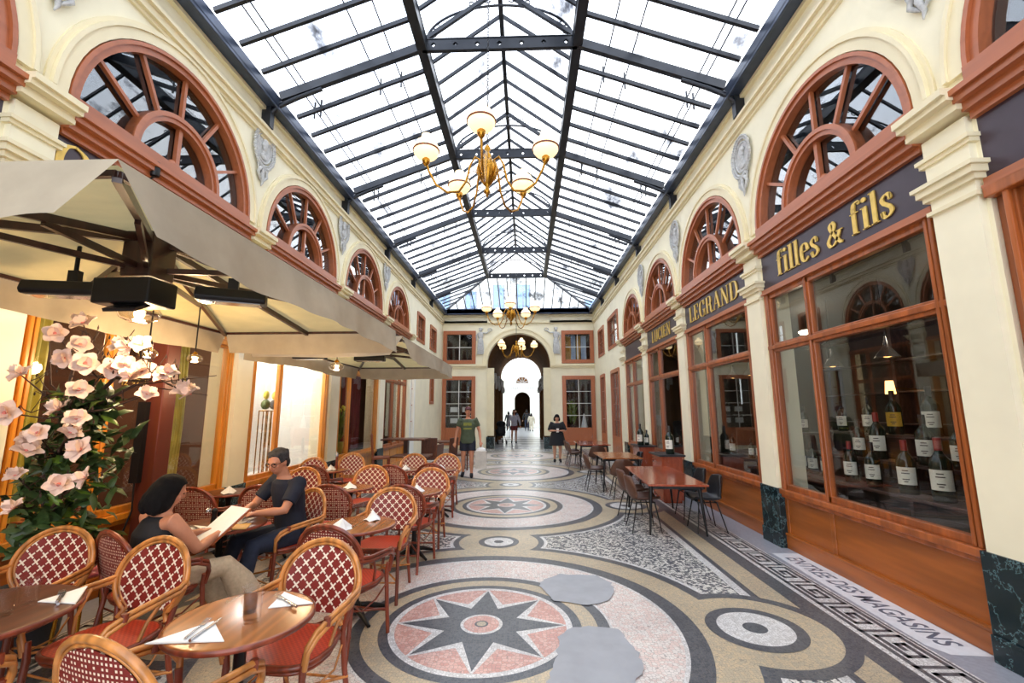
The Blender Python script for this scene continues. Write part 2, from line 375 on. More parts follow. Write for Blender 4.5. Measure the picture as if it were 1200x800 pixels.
for side,(X,s,B,zs) in SIDES.items():
    m=MB()
    edges=[Y0]
    for a,b in B: edges+=[a,b]
    # below the lunettes: solid only between the bays
    prev=Y0
    for a,b in B:
        m.box(*sorted((X,X+s*.3)),prev,a,0,zs); prev=b
    # lunette zone
    mids=[Y0]+[(B[i][1]+B[i+1][0])/2 for i in range(len(B)-1)]+[B[-1][1]+.15]
    for i,(a,b) in enumerate(B):
        yc=(a+b)/2; r=(b-a)/2-.02; 
        w0,w1=mids[i],mids[i+1]; h=min(yc-w0,w1-yc)
        wallpiece(m,X,s,yc-h,yc+h,zs,r,5.55)
        if w0<yc-h-1e-4: m.box(*sorted((X,X+s*.25)),w0,yc-h,zs,5.55)
        if w1>yc+h+1e-4: m.box(*sorted((X,X+s*.25)),yc+h,w1,zs,5.55)
    yb=B[-1][1]
    m.box(*sorted((X,X+s*.3)),yb,mids[-1],0,zs)
    holes=(wins_R_up+low_R) if side=='right' else (wins_L_up+low_L)
    boxes_with_holes(m,X,s,mids[-1],YE,0,5.55,holes)
    m.box(*sorted((X,X+s*.3)),Y0,YE,5.55,ZW)
    o=m.build('wall_'+side,cream if side=='right' else cream); struct(o,'cream plaster arcade wall on the %s'%side)
    # cornice with fillets
    m=MB()
    for z0,z1,d in ((5.50,5.54,.03),(5.54,5.62,.07),(5.62,5.66,.11),(5.92,5.97,.06)): m.box(*sorted((X+s*.01,X-s*d)),Y0,YE,z0,z1)
    m.build('cornice',cream2,o)
    m=MB()
    for (a,b) in B:
        yc=(a+b)/2; r=(b-a)/2
        m.arch(*sorted((X,X-s*.035)),yc,zs,r+.0,r+.10); m.arch(*sorted((X,X-s*.055)),yc,zs,r+.10,r+.135); m.arch(*sorted((X,X-s*.02)),yc,zs,r+.135,r+.17)
    m.build('archivolts',cream2,o)['kind']='structure'
    # pilasters
    gaps=[(B[i][1],B[i+1][0]) for i in range(len(B)-1)]+[(B[-1][1],B[-1][1]+.38)]
    for i,(a,b) in enumerate(gaps):
        t=struct(empty('trim_%d'%(i+1+(0 if side=='right' else 6)),(0,0,0)),'cream pilaster with moulded capital and dark green marble foot, %s wall'%side)
        m=MB(); m.box(*sorted((X,X-s*.05)),a+.03,b-.03,.68,ZP[side]-.18)
        m.build('shaft',cream,t)
        m=MB(); m.box(*sorted((X+s*.19,X-s*.065)),a-.006,b+.006,0,.68); m.box(*sorted((X,X-s*.085)),a-.0,b+.0,0,.17); m.build('marble_foot',marble,t,bevel=.006)
        m=MB(); zo=ZP[side]-3.78
        for z0,z1,d,e in ((3.02,3.05,.075,.01),(3.13,3.17,.08,.02),(3.17,3.22,.11,.04),(3.22,3.25,.13,.06),(3.40,3.43,.07,.02),(3.43,3.46,.09,.03),(3.63,3.70,.13,.03),(3.70,3.74,.19,.03),(3.74,3.79,.22,.03)):
            m.box(*sorted((X,X-s*d)),a+.03-e-.01,b-.03+e+.01,z0+zo,z1+zo)
        m.build('capital',cream2,t)
# ---- lunette windows
def lunette(side,i):
    X,s,B,zs=SIDES[side]; a,b=B[i]; yc=(a+b)/2; r=(b-a)/2-.01
    t=struct(empty('window_%d'%(i+1+(0 if side=='right' else 6)),(X,yc,zs)),'half round fanlight window with terracotta wooden frame, %s wall'%side)
    def X2(d0,d1): return sorted((-s*d0,-s*d1))
    m=MB(); m.arch(*X2(-.09,.02),0,0,r-.095,r,n=36); m.arch(*X2(-.09,.045),0,0,r-.035,r,n=36); m.box(*X2(-.16,.05),-r,r,-.10,.02); m.box(*X2(-.16,.09),-r-.02,r+.02,-.16,-.10); m.build('window_frame',wood_l,t)
    m=MB(); m.arch(*X2(-.08,.02),0,0,r*.42,r*.50,n=26); m.arch(*X2(-.08,.04),0,0,r*.46,r*.50,n=26); m.ell((-s*-.06,0,.05),(.05,.09,.09),0,12,8); m.build('inner_arch',wood_l,t)
    for k in range(1,6):
        an=PI*k/6; m=MB(); c,n_=math.cos(an),math.sin(an)
        m.beam((s*.04,c*r*.49,n_*r*.49),(s*.04,c*(r-.06),n_*(r-.06)),.036,.04,up=(1,0,0)); m.build('glazing_bar',wood_l,t)
    m=MB(); m.beam((s*.04,0,.08),(s*.04,0,r*.43),.05,.045,up=(1,0,0)); m.build('glazing_bar',wood_l,t)
    m=MB(); n=30; P=[(s*.07,(r-.05)*math.cos(PI*k/n),(r-.05)*math.sin(PI*k/n)) for k in range(n+1)]; m.slab(P,(s*.008,0,0)); m.build('window_pane',lpane,t)
for side in ('right','left'):
    for i in range(6): lunette(side,i)
# dark rooms behind the lunettes and shops
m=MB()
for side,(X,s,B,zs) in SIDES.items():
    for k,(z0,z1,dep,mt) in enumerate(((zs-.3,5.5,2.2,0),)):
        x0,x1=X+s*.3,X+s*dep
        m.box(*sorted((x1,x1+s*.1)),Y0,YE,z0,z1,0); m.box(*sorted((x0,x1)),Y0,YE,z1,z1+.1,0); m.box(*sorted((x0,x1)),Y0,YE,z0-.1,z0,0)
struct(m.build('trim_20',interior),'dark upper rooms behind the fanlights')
# ---- end wall
def wall_end():
    m=MB(); d=.35; zi=3.69; ac=-.315; ar=1.415
    def bx(x0,x1,z0,z1): m.box(x0,x1,YE,YE+d,z0,z1)
    for sx0,sx1,w0,w1 in ((XL-.3,ac-ar,-3.66,-2.32),(ac+ar,XR+.3,1.68,2.98)):
        bx(sx0,w0,0,ZW); bx(w1,sx1,0,ZW); bx(w0,w1,0,.2); bx(w0,w1,3.1,3.78); bx(w0,w1,5.15,ZW)
    # arch spandrel
    n=30; P=[]
    for k in range(n+1):
        a=PI*k/n; P.append((ac+ar*math.cos(a),zi+ar*math.sin(a)))
    for p,q in zip(P,P[1:]):
        m.add([(p[0],YE,p[1]),(p[0],YE,ZW),(q[0],YE,ZW),(q[0],YE,q[1]),(p[0],YE+d,p[1]),(p[0],YE+d,ZW),(q[0],YE+d,ZW),(q[0],YE+d,q[1])],[(0,1,2,3),(7,6,5,4),(0,3,7,4)])
    o=struct(m.build('wall_end',cream),'cream end wall with tall round arch')
    m=MB(); m.arch(YE-.05,YE,ac,zi,ar+.0,ar+.17,ax='y'); m.arch(YE-.08,YE,ac,zi,ar+.17,ar+.23,ax='y')
    m.build('archivolt',cream2,o)
    m=MB()
    for a,b in ((XL,ac-ar),(ac+ar,XR)):
        m.box(a,b,YE-.06,YE,3.52,3.60); m.box(a,b,YE-.11,YE,3.60,3.69); m.box(a,b,YE-.10,YE,5.55,5.66); m.box(a,b,YE-.05,YE,5.86,5.95)
    m.box(XL,XR,YE-.10,YE,5.56,5.66)
    for c in (ac-ar,ac+ar-.32): m.box(c,c+.32,YE-.05,YE,.55,3.52)
    m.build('cornice',cream2,o)
    m=MB()
    for c in (ac-ar-.02,ac+ar-.34): m.box(c,c+.36,YE-.09,YE+.3,0,.5)
    m.build('marble_foot',marble,o)
    # windows of the end wall
    k=13
    for (x0,x1,z0,z1,nx,nz,bot) in ((-3.73,-2.25,3.71,5.22,2,2,.0),(1.61,3.05,3.71,5.20,2,2,.0),(-3.73,-2.25,.15,3.16,2,4,.75),(1.61,3.05,.15,3.16,2,4,.75)):
        t=struct(empty('window_%d'%k,(0,YE,0)),'%s window in terracotta frame on the end wall'%('square upper' if z0>3 else 'tall lower')); k+=1
        m=MB(); f=.17
        for a,b,c,e in ((x0,x0+f,z0,z1),(x1-f,x1,z0,z1),(x0+f,x1-f,z1-f,z1),(x0+f,x1-f,z0,z0+f)): m.box(a,b,-.07,.1,c,e)
        if bot: m.box(x0+f,x1-f,-.03,.1,z0+f,z0+bot)
        m.build('window_frame',wood_l,t,bevel=.01)
        zb=z0+max(f,bot); m=MB()
        for q in range(1,nx): xx=x0+f+(x1-x0-2*f)*q/nx; m.box(xx-.012,xx+.012,.0,.03,zb,z1-f)
        for q in range(1,nz): zz=zb+(z1-f-zb)*q/nz; m.box(x0+f,x1-f,.0,.03,zz-.01,zz+.01)
        m.build('glazing_bars',white_wall,t)
        m=MB(); m.box(x0+f,x1-f,.03,.036,zb,z1-f); m.build('window_pane',pane,t)
    m=MB(); m.box(XL-.3,-1.95,YE+2,YE+2.1,0,6); m.box(1.3,XR+.3,YE+2,YE+2.1,0,6)
    for a,b in ((-4.3,-4.2),(-1.9,-1.8),(1.2,1.3),(3.4,3.5)): m.box(a,b,YE+.35,YE+2.1,0,6)
    for z in (0,3.3,5.9): m.box(-4.2,-1.9,YE+.35,YE+2,z-.1,z); m.box(1.3,3.4,YE+.35,YE+2,z-.1,z)
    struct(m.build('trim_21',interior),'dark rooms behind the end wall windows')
wall_end()
# things seen in the end wall windows: drapes upstairs right, shelves left
t=thing('curtain','ochre and pale blue striped curtain inside the upper right end wall window','curtain',(0,YE+.3,0))
st=[mplain('ochre_drape',C(190,140,50),.7),mplain('pale_blue_drape',C(180,196,216),.7)]
for j,(a,b,c) in enumerate(((1.80,2.06,0),(2.07,2.27,1),(2.30,2.5,0),(2.52,2.76,1))):
    m=MB(); n=24
    for q in range(n):
        x0=a+(b-a)*q/n; x1=a+(b-a)*(q+1)/n; y0=.02*math.sin(q*1.6); y1=.02*math.sin((q+1)*1.6)
        m.add([(x0,y0,3.9),(x1,y1,3.9),(x1,y1,5.0),(x0,y0,5.0)],[(0,1,2,3)],0,True)
    m.build('drape',st[c],t)
# ---- passage beyond and bright hall
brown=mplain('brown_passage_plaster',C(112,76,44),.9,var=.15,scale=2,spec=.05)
def passage():
    y0,y1=YE+.35,28.; ac0,ar0=-.315,1.415; ac1,ar1=-.30,1.27; 
    m=MB(); n=24
    prof=lambda ac,ar,y,zc:[(ac-ar,y,0),(ac-ar,y,zc)]+[(ac+ar*math.cos(PI-PI*k/n),y,zc+ar*math.sin(PI-PI*k/n)) for k in range(1,n)]+[(ac+ar,y,zc),(ac+ar,y,0)]
    A=prof(ac0,ar0,y0,3.69); Bq=prof(ac1,ar1,y1,3.72); L=len(A)
    A2=[(x*1.0+(.2 if x>ac0 else -.2),y,z+.2 if z>0 else z) for x,y,z in A]; B2=[(x+(.2 if x>ac0 else -.2),y,z+.2 if z>0 else z) for x,y,z in Bq]
    m.add(A+Bq+A2+B2,[(i,i+1,L+i+1,L+i) for i in range(L-1)]+[(2*L+i,3*L+i,3*L+i+1,2*L+i+1) for i in range(L-1)])
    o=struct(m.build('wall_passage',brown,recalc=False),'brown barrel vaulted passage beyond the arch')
    k=0
    for y in (20.4,22.3,24.2,26.1,27.6):
        for sx in (-1,1):
            f=(y-y0)/(y1-y0); x=(ac0+(ac1-ac0)*f)+sx*(ar0+(ar1-ar0)*f)
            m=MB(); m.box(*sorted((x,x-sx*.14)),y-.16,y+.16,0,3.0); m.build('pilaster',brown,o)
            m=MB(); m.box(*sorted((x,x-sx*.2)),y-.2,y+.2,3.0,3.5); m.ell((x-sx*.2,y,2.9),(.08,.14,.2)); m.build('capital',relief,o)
    m=MB(); m.box(-4.5,4.0,YE,46,-.2,0)
    for i,yy in enumerate((20.5,21.6,23.2,25,27)): m.add([(-1.6,yy,.001),(1.0,yy,.001),(1.0,yy+.35,.001),(-1.6,yy+.35,.001)],[(0,1,2,3)],1)
    for c in ((-1.0,20.0),(-.1,20.0),(-.5,22.4)):
        n_=20; m.add([(c[0]+.28*math.cos(2*PI*i/n_),c[1]+.28*math.sin(2*PI*i/n_),.0015) for i in range(n_)],[tuple(range(n_))],1)
        m.add([(c[0]+.15*math.cos(2*PI*i/n_),c[1]+.15*math.sin(2*PI*i/n_),.002) for i in range(n_)],[tuple(range(n_))],0)
    struct(m.build('floor_passage',[mplain('pale_stone_floor',C(196,198,200),.18,var=.08,scale=2),fl_stone],recalc=False),'pale polished stone floor of the passage beyond the arch')
    # bright hall
    m=MB(); 
    for x in (-2.6,2.0): m.box(*sorted((x,x+(.3 if x>0 else -.3))),28,45,0,6)
    m.box(-4.5,ac1-ar1,28,28.3,0,6.5); m.box(ac1+ar1,4,28,28.3,0,6.5)
    for k in range(24):
        a,b=PI*k/24,PI*(k+1)/24; p=(ac1+ar1*math.cos(a),3.72+ar1*math.sin(a)); q=(ac1+ar1*math.cos(b),3.72+ar1*math.sin(b))
        m.add([(p[0],28,p[1]),(p[0],28,6.5),(q[0],28,6.5),(q[0],28,q[1]),(p[0],28.3,p[1]),(p[0],28.3,6.5),(q[0],28.3,6.5),(q[0],28.3,q[1])],[(0,1,2,3),(7,6,5,4),(0,3,7,4)])
    # far wall with small arch and lunette
    wc,wr,zc=-.37,.78,2.75
    def archhole(xc,r,z0,zc,ztop,x0,x1):
        m.box(x0,xc-r,45,45.3,z0,ztop); m.box(xc+r,x1,45,45.3,z0,ztop)
        for k in range(20):
            a,b=PI*k/20,PI*(k+1)/20; p=(xc+r*math.cos(a),zc+r*math.sin(a)); q=(xc+r*math.cos(b),zc+r*math.sin(b))
            m.add([(p[0],45,p[1]),(p[0],45,ztop),(q[0],45,ztop),(q[0],45,q[1])],[(0,1,2,3)])
    archhole(wc,wr,0,zc,4.3,-2.6,2.0); archhole(wc-.0,.62,4.45,4.45,6.6,-2.6,2.0); m.box(-2.6,2,45,45.3,4.3,4.45)
    struct(m.build('wall_far',white_wall),'bright white walls of the further hall')
    m=MB(); m.box(-1.5,1,45.2,52,-.2,0); m.box(-1.6,-1.2,45.3,52,0,4.2); m.box(.5,.9,45.3,52,0,4.2); m.box(-1.6,.9,45.3,52,4.2,4.4); m.box(-1.6,.9,52,52.1,0,4.2); m.box(-1.6,1,45.9,46,4.4,5.6)
    struct(m.build('trim_22',brown),'dark corridor behind the furthest arch')
    m=MB()
    for k in range(5): a=PI*(k+.5)/5; m.tube([(wc+.1*math.cos(a),44.97,4.47+.1*math.sin(a)),(wc+.55*math.cos(a),44.97,4.47+.55*math.sin(a))],.03,6)
    m.arch(44.93,44.99,wc,4.45,.60,.70,ax='y',n=16); m.box(wc-.7,wc+.7,44.93,45,4.38,4.46)
    struct(m.build('trim_23',relief),'fan shaped grille over the furthest arch')
    cu=bpy.data.curves.new('t','FONT'); cu.body='GALERIE VIVIENNE'; cu.size=.3; cu.extrude=.01
    t=bpy.data.objects.new('t',cu); me=bpy.data.meshes.new_from_object(t); bpy.data.objects.remove(t)
    xs=[v.co.x for v in me.vertices]; mx=(max(xs)+min(xs))/2
    for v in me.vertices: v.co=Vector((v.co.x-mx-.37,-v.co.z,v.co.y))
    me.materials.clear(); me.materials.append(fl_stone); me.name='wall_lettering'; t=bpy.data.objects.new('wall_lettering',me); t.location=(0,44.9,3.85); COL.objects.link(t); struct(t,'grey capital lettering across the far white wall')
passage()
# ---- roof
def roof():
    root=struct(empty('ceiling',(CX,0,0)),'glazed iron roof over the arcade')
    G=3.2; zg=6.16; bx_=1.135; zb=6.93; zr=7.88; YT=[5.71+2.8*k for k in range(-3,5)]; ya=YT[0]; yb=YT[-1]; ye=YE-.27
    m=MB()
    for s in (1,-1):
        m.box(*sorted((s*3.43,s*G)),Y0,YE,5.97,6.13); m.box(*sorted((s*3.43,s*(G+.13))),Y0,YE,6.13,6.20); m.box(*sorted((s*3.2,s*(G+.03))),Y0,YE,5.94,6.0)
    m.box(-3.43,3.43,ye,YE,5.97,6.16); m.box(-3.2,3.2,ye,ye+.03,5.94,6.2); m.build('gutter',iron2,root,bevel=.008)
    for s in (1,-1):
        m=MB(); # longitudinal lattice beams
        for dx in (-.05,.05): m.beam((s*bx_+dx,ya-2,zb),(s*bx_+dx,yb,zb),.025,.17)
        m.beam((s*bx_,ya-2,zb+.09),(s*bx_,yb,zb+.09),.14,.02); m.beam((s*bx_,ya-2,zb-.09),(s*bx_,yb,zb-.09),.14,.02)
        m.build('lattice_beam',iron,root)
    m=MB(); m.beam((0,ya-2,zr),(0,yb,zr),.07,.12); m.build('ridge_bar',iron,root)
    for y in YT:
        for s in (1,-1):
            m=MB(); m.beam((s*G,y,zg-.02),(s*bx_,y,zb-.02),.075,.13)
            # curved foot bracket
            pts=[(s*(3.40),y,5.72),(s*3.36,y,5.86),(s*3.22,y,6.0),(s*2.95,y,6.13),(s*2.6,y,6.27)]
            m.tube(pts,.035,6); m.box(*sorted((s*3.43,s*3.30)),y-.05,y+.05,5.66,6.0); m.lathe([(0,-.05),(.035,-.02),(.05,.03)],8,(s*3.37,y,5.66))
            m.build('main_rafter',iron,root)
            m=MB(); m.beam((s*bx_,y,zb+.08),(0,y,zr-.02),.05,.06); m.build('lantern_rafter',iron,root)
            m=MB() # arched bracket with scrolls
            pts=[(s*(1.08*math.cos(a)),y,7.0+.58*math.sin(a)) for a in [PI/2*i/12 for i in range(13)]]
            m.tube(pts,.018,6)
            for cx,cz,rr in ((.98,7.12,.05),(.93,7.24,.045),(.98,7.18,.03),(.30,7.68,.05),(.18,7.68,.05),(.42,7.62,.035),(.07,7.74,.04),(1.04,7.03,.035)):
                m.tube([(s*(cx+rr*math.cos(2*PI*k/10)),y,cz+rr*math.sin(2*PI*k/10)) for k in range(10)],.009,5,closed=True)
            m.build('arch_bracket',iron,root)
        m=MB(); n=7; L=2*bx_/n
        for i in range(n):
            x0=-bx_+i*L; xc=x0+L/2; h=.085; q=.04
            for yy in (y-.02,y+.02):
                o=[(x0,yy,zb-h),(x0+L,yy,zb-h),(x0+L,yy,zb+h),(x0,yy,zb+h),(xc,yy,zb-q),(xc+q,yy,zb),(xc,yy,zb+q),(xc-q,yy,zb)]
                m.add(o,[(0,1,4),(1,5,4),(1,2,5),(2,6,5),(2,3,6),(3,7,6),(3,0,7),(0,4,7)])
        m.box(-bx_,bx_,y-.03,y+.03,zb+h,zb+h+.015); m.box(-bx_,bx_,y-.03,y+.03,zb-h-.015,zb-h)
        m.build('tie_bar',iron,root)
    for a,b in zip(YT,YT[1:]):
        for k in range(1,6):
            y=a+(b-a)*k/6
            m=MB()
            for s in (1,-1): pass
            for s in (1,-1):
                m=MB(); m.beam((s*G,y,zg),(s*bx_,y,zb+.02),.045,.06); m.build('rafter',iron,root)
                m=MB(); m.beam((s*bx_,y,zb+.1),(0,y,zr),.036,.05); m.build('lantern_bar',iron,root)
    # hip
    for s in (1,-1):
        m=MB(); m.beam((s*G,ye,zg),(s*bx_,yb,zb),.05,.08); m.build('hip_rafter',iron,root)
        for k in range(1,6):
            y=yb+.4667*k
            if y>ye-.05: break
            f=(y-yb)/(ye-yb); x=bx_+(G-bx_)*f; z=zb+(zg-zb)*f; m=MB(); m.beam((s*G,y,zg),(s*x,y,z),.03,.05); m.build('jack_rafter',iron,root)
    for k in range(-8,9):
        x=k*.385
        if abs(x)<=bx_: t=0
        else: t=(abs(x)-bx_)/(G-bx_)
        m=MB(); y1=yb+(ye-yb)*t; z1=zb+(zg-zb)*t; m.beam((x,ye,zg),(x*1.0,y1,z1),.036,.05); m.build('hip_bar',iron,root)
    # thin purlins / walkway rails above the glass
    for s in (1,-1):
        for q in (3.0,2.9,1.95,1.62):
            f=(G-q)/(G-bx_); z=zg+(zb-zg)*f+.16; m=MB(); m.tube([(s*q,ya,z),(s*q,yb,z)],.011,5)
            for y in YT: m.tube([(s*q,y+.6,z-.16),(s*q,y+.6,z+.12)],.016,5); 
            m.build('guard_rail',iron,root)
    for s in (1,-1):
        m=MB(); m.slab([(s*G,Y0,zg+.03),(s*G,yb,zg+.03),(s*bx_,yb,zb+.06),(s*bx_,Y0,zb+.06)],(0,0,.006))
        m.slab([(s*G,yb,zg+.03),(s*G,ye,zg+.03),(s*bx_,yb,zb+.06)],(0,0,.006)); m.build('roof_pane',roofglass,root)
        m=MB(); m.slab([(s*bx_,Y0,zb+.13),(s*bx_,yb,zb+.13),(0,yb,zr+.04),(0,Y0,zr+.04)],(0,0,.006)); m.build('roof_pane',roofglass,root)
    m=MB(); m.slab([(-G,ye,zg+.03),(G,ye,zg+.03),(bx_,yb,zb+.06),(-bx_,yb,zb+.06)],(0,0,.006)); m.build('roof_pane',roofglass,root)
roof()
# neighbouring block seen through the hipped end of the roof
t=thing('apartment_building','pale apartment block with blue grey windows seen through the glass roof end','building',(0,0,0))
m=MB(); m.box(-8,8,26,27,6.5,9.6); m.box(-8,-4.7,26,27,-.2,6.5); m.box(4.2,8,26,27,-.2,6.5); m.box(-8,8,25.85,26,9.4,9.6); m.build('wall',white_wall,t)
wg=mplain('blue_grey_window',C(150,180,215),.2)
for a,b,z0,z1 in ((-.5,.25,7.4,9.2),(-5.2,-4.6,7.2,8.6),(3.6,5.2,7.4,8.2),(-1.9,-1.3,7.4,9.2),(-3.6,-3.0,7.3,8.8)):
    m=MB(); m.box(a,b,25.93,26,z0,z1); m.box(a-.06,a,25.9,26,z0,z1,1); m.box(b,b+.06,25.9,26,z0,z1,1); m.box((a+b)/2-.03,(a+b)/2+.03,25.9,25.95,z0,z1,1); m.build('window',[wg,fl_stone],t)
# ================================================================ LETTERS (didone strokes)
def cat(P,n=8,closed=False):
    out=[]; P=[Vector((p[0],p[1],0)) for p in P]; L=len(P)
    for i in range(L-1):
        p0=P[max(i-1,0)];p1=P[i];p2=P[i+1];p3=P[min(i+2,L-1)]
        for k in range(n):
            t=k/n; out.append(.5*((2*p1)+(p2-p0)*t+(2*p0-5*p1+4*p2-p3)*t*t+(3*p1-p0-3*p2+p3)*t**3))
    out.append(P[-1]); return out
TH,HL=.19,.045
def S(*p,w=None): return ('s',p,w)
def Cv(*p,w=None,k=1): return ('c',p,w)
def ser(x,y,h=.17): return S((x-h,y+.02),(x+h,y+.02),w=HL)
GL={
'f':(.50,[S((.2,0),(.2,1.2)),Cv((.2,1.15),(.26,1.38),(.42,1.44),(.52,1.36)),('d',(.50,1.34),.075),S((.02,.97),(.42,.97),w=HL),ser(.2,0)]),
'i':(.36,[S((.18,0),(.18,1)),ser(.18,0),S((.0,.97),(.18,.97),w=HL),('d',(.18,1.32),.11)]),
'l':(.36,[S((.18,0),(.18,1.45)),ser(.18,0),S((.0,1.42),(.18,1.42),w=HL)]),
'e':(.66,[S((.12,.55),(.56,.55),w=HL),Cv((.57,.55),(.52,.86),(.36,.99),(.17,.86),(.11,.5),(.17,.16),(.36,.01),(.57,.2))]),
's':(.56,[Cv((.46,.72),(.42,.92),(.27,.98),(.12,.84),(.16,.66),(.30,.52),(.44,.36),(.46,.17),(.28,.02),(.12,.1),(.08,.3),w=.1),S((.47,.70),(.47,.95),w=HL),S((.08,.06),(.08,.32),w=HL)]),
'&':(.92,[Cv((.80,.62),(.62,.25),(.40,.04),(.2,.06),(.12,.28),(.26,.52),(.48,.78),(.54,1.02),(.42,1.16),(.28,1.04),(.32,.82),(.52,.44),(.76,.10),(.9,.02),w=.10),S((.62,.64),(.96,.64),w=HL)]),
' ':(.34,[]),
'L':(.80,[S((.2,0),(.2,1.4)),S((.02,.02),(.72,.02),w=HL),S((.02,1.38),(.4,1.38),w=HL),S((.72,0),(.72,.35),w=.06)]),
'E':(.84,[S((.2,0),(.2,1.4)),S((.02,.02),(.72,.02),w=HL),S((.02,1.38),(.70,1.38),w=HL),S((.72,0),(.72,.33),w=.06),S((.70,1.08),(.70,1.4),w=.06),S((.2,.72),(.52,.72),w=HL),S((.52,.58),(.52,.86),w=.05)]),
'G':(1.0,[Cv((.80,1.0),(.68,1.32),(.5,1.39),(.24,1.2),(.14,.7),(.24,.2),(.5,.01),(.70,.08),(.80,.3)),S((.80,.98),(.80,1.38),w=.05),S((.80,.05),(.80,.58)),S((.6,.58),(.95,.58),w=HL)]),
'R':(1.0,[S((.2,0),(.2,1.4)),ser(.2,0),S((.02,1.38),(.5,1.38),w=HL),Cv((.48,1.38),(.68,1.3),(.74,1.05),(.68,.8),(.48,.72)),S((.2,.72),(.5,.72),w=HL),Cv((.50,.72),(.68,.6),(.74,.2),(.84,.02),(.98,.06),w=.12)]),
'A':(1.02,[S((.14,0),(.50,1.4),w=HL),S((.50,1.42),(.86,0),w=TH),S((.27,.46),(.70,.46),w=HL),S((0,.02),(.3,.02),w=HL),S((.66,.02),(1.02,.02),w=HL)]),
'N':(1.06,[S((.18,0),(.18,1.4),w=.05),S((.18,1.4),(.84,0),w=TH),S((.86,0),(.86,1.4),w=.05),S((.02,.02),(.34,.02),w=HL),S((0,1.38),(.26,1.38),w=HL),S((.7,1.38),(1.02,1.38),w=HL)]),
'D':(1.02,[S((.2,0),(.2,1.4)),S((.02,1.38),(.46,1.38),w=HL),S((.02,.02),(.46,.02),w=HL),Cv((.44,1.38),(.74,1.22),(.84,.7),(.74,.18),(.44,.02))]),
'U':(1.0,[Cv((.2,1.4),(.2,.9),(.2,.4),(.32,.06),(.52,.01),(.74,.12),(.8,.5),(.8,1.4)),S((.02,1.38),(.4,1.38),w=HL),S((.64,1.38),(.96,1.38),w=HL)]),
'C':(.96,[Cv((.80,1.0),(.68,1.32),(.5,1.39),(.24,1.2),(.14,.7),(.24,.2),(.5,.01),(.70,.1),(.82,.36)),S((.80,.98),(.80,1.38),w=.05)]),
'I':(.44,[S((.22,0),(.22,1.4)),ser(.22,0),S((.05,1.38),(.39,1.38),w=HL)]),
'O':(1.04,[Cv((.5,1.39),(.24,1.2),(.14,.7),(.24,.2),(.5,.01),(.78,.2),(.88,.7),(.78,1.2),(.5,1.39))]),
}
def text_mesh(txt,h,sx=1.0,depth=.012):
    """didone lettering; returns MB in x (writing direction), z up, y thickness and its width"""
    m=MB(); x=0
    for ch in txt:
        wd,st=GL[ch]
        for k in st:
            if k[0]=='d':
                cx,cy=k[1]; r=k[2]; P=[((x+cx+r*math.cos(2*PI*i/14))*h*sx,0,(cy+r*math.sin(2*PI*i/14))*h) for i in range(14)]
                m.slab(P,(0,-depth,0)); continue
            pts=[Vector((p[0],p[1],0)) for p in k[1]] if k[0]=='s' else cat(k[1])
            Ls=[];Rs=[]
            for i,p in enumerate(pts):
                t=(pts[min(i+1,len(pts)-1)]-pts[max(i-1,0)]).normalized()
                w_=k[2] if (k[2] and k[0]=='s') else (TH if k[0]=='s' else None)
                if w_ is None:
                    e=abs(t.y)**1.6; w_=HL+(TH-HL)*e
                    if k[2]: w_=HL+(k[2]*1.6-HL)*max(e,abs(t.x*t.y)*2 if t.x*t.y<0 else e)
                nrm=Vector((-t.y,t.x,0)); Ls.append(p+nrm*w_/2); Rs.append(p-nrm*w_/2)
            if k[0]=='s' and k[2]==TH and abs(pts[0].x-pts[1].x)>.1: pass
            for i in range(len(pts)-1):
                q=[Ls[i],Ls[i+1],Rs[i+1],Rs[i]]; m.slab([((x+a.x)*h*sx,0,a.y*h) for a in q],(0,-depth,0))
        x+=wd+.06
    return m,x*h*sx
def sign(side,i,txt,h,sx=1,ext=None,label=''):
    X,s,B,zs=SIDES[side]; a,b=B[i]; zo=ZP[side]-3.78
    t=thing('shop_sign',label,'sign',(X,(a+b)/2,3.34+zo),0,None)
    L=b-a; m=MB(); m.box(*sorted((s*.04,-s*.0)),-L/2,L/2,-.24,.24); m.build('board',purple,t)
    m=MB(); m.box(*sorted((s*.04,-s*.03)),-L/2,L/2,-.27,-.22); m.box(*sorted((s*.02,-s*.05)),-L/2,L/2,-.29,-.27); 
    for z0,z1,d in ((.22,.27,.04),(.27,.33,.09),(.33,.38,.14),(.38,.42,.17)): m.box(*sorted((s*.02,-s*d)),-L/2,L/2,z0,z1)
    m.build('moulding',wood_l,t)
    if txt:
        tm,W=text_mesh(txt,h,sx)
        # writing runs towards -y on the right wall, +y on the left wall
        x=-W/2
        for chh in txt:
            lm,lw=text_mesh(chh,h,sx)
            if lm.v: lm.build('letter',gold,t,loc=(-s*.004,(-x if s>0 else x)+(ext or 0),-h*.62),rz=(-PI/2 if s>0 else PI/2))
            x+=lw
    return t
sign('right',2,'filles & fils',.205,1.22,-.02,'dark aubergine shop sign reading filles & fils in gold, above the large wine window')
sign('right',3,'LEGRAND',.20,1.36,-.0,'dark aubergine shop sign reading LEGRAND in gold capitals')
sign('right',4,'LUCIEN',.19,1.35,0,'dark aubergine shop sign reading LUCIEN in gold capitals')
sign('right',5,'',.2,label='small blank dark shop sign beyond the LUCIEN sign on the right')
sign('right',1,'',.2,label='dark blank fascia at the right edge beside the ribbed wooden pier')
sign('left',2,'O',.235,1.35,-1.04,'dark shop sign with a gold letter O above the near parasol')
for i in (1,3,4,5): sign('left',i,'',.2,label=['','dark fascia at the far left edge above the parasol','','dark fascia behind the first parasol on the left wall','dark fascia behind the second parasol on the left wall','dark fascia over the glass doors at the far left shop'][i])
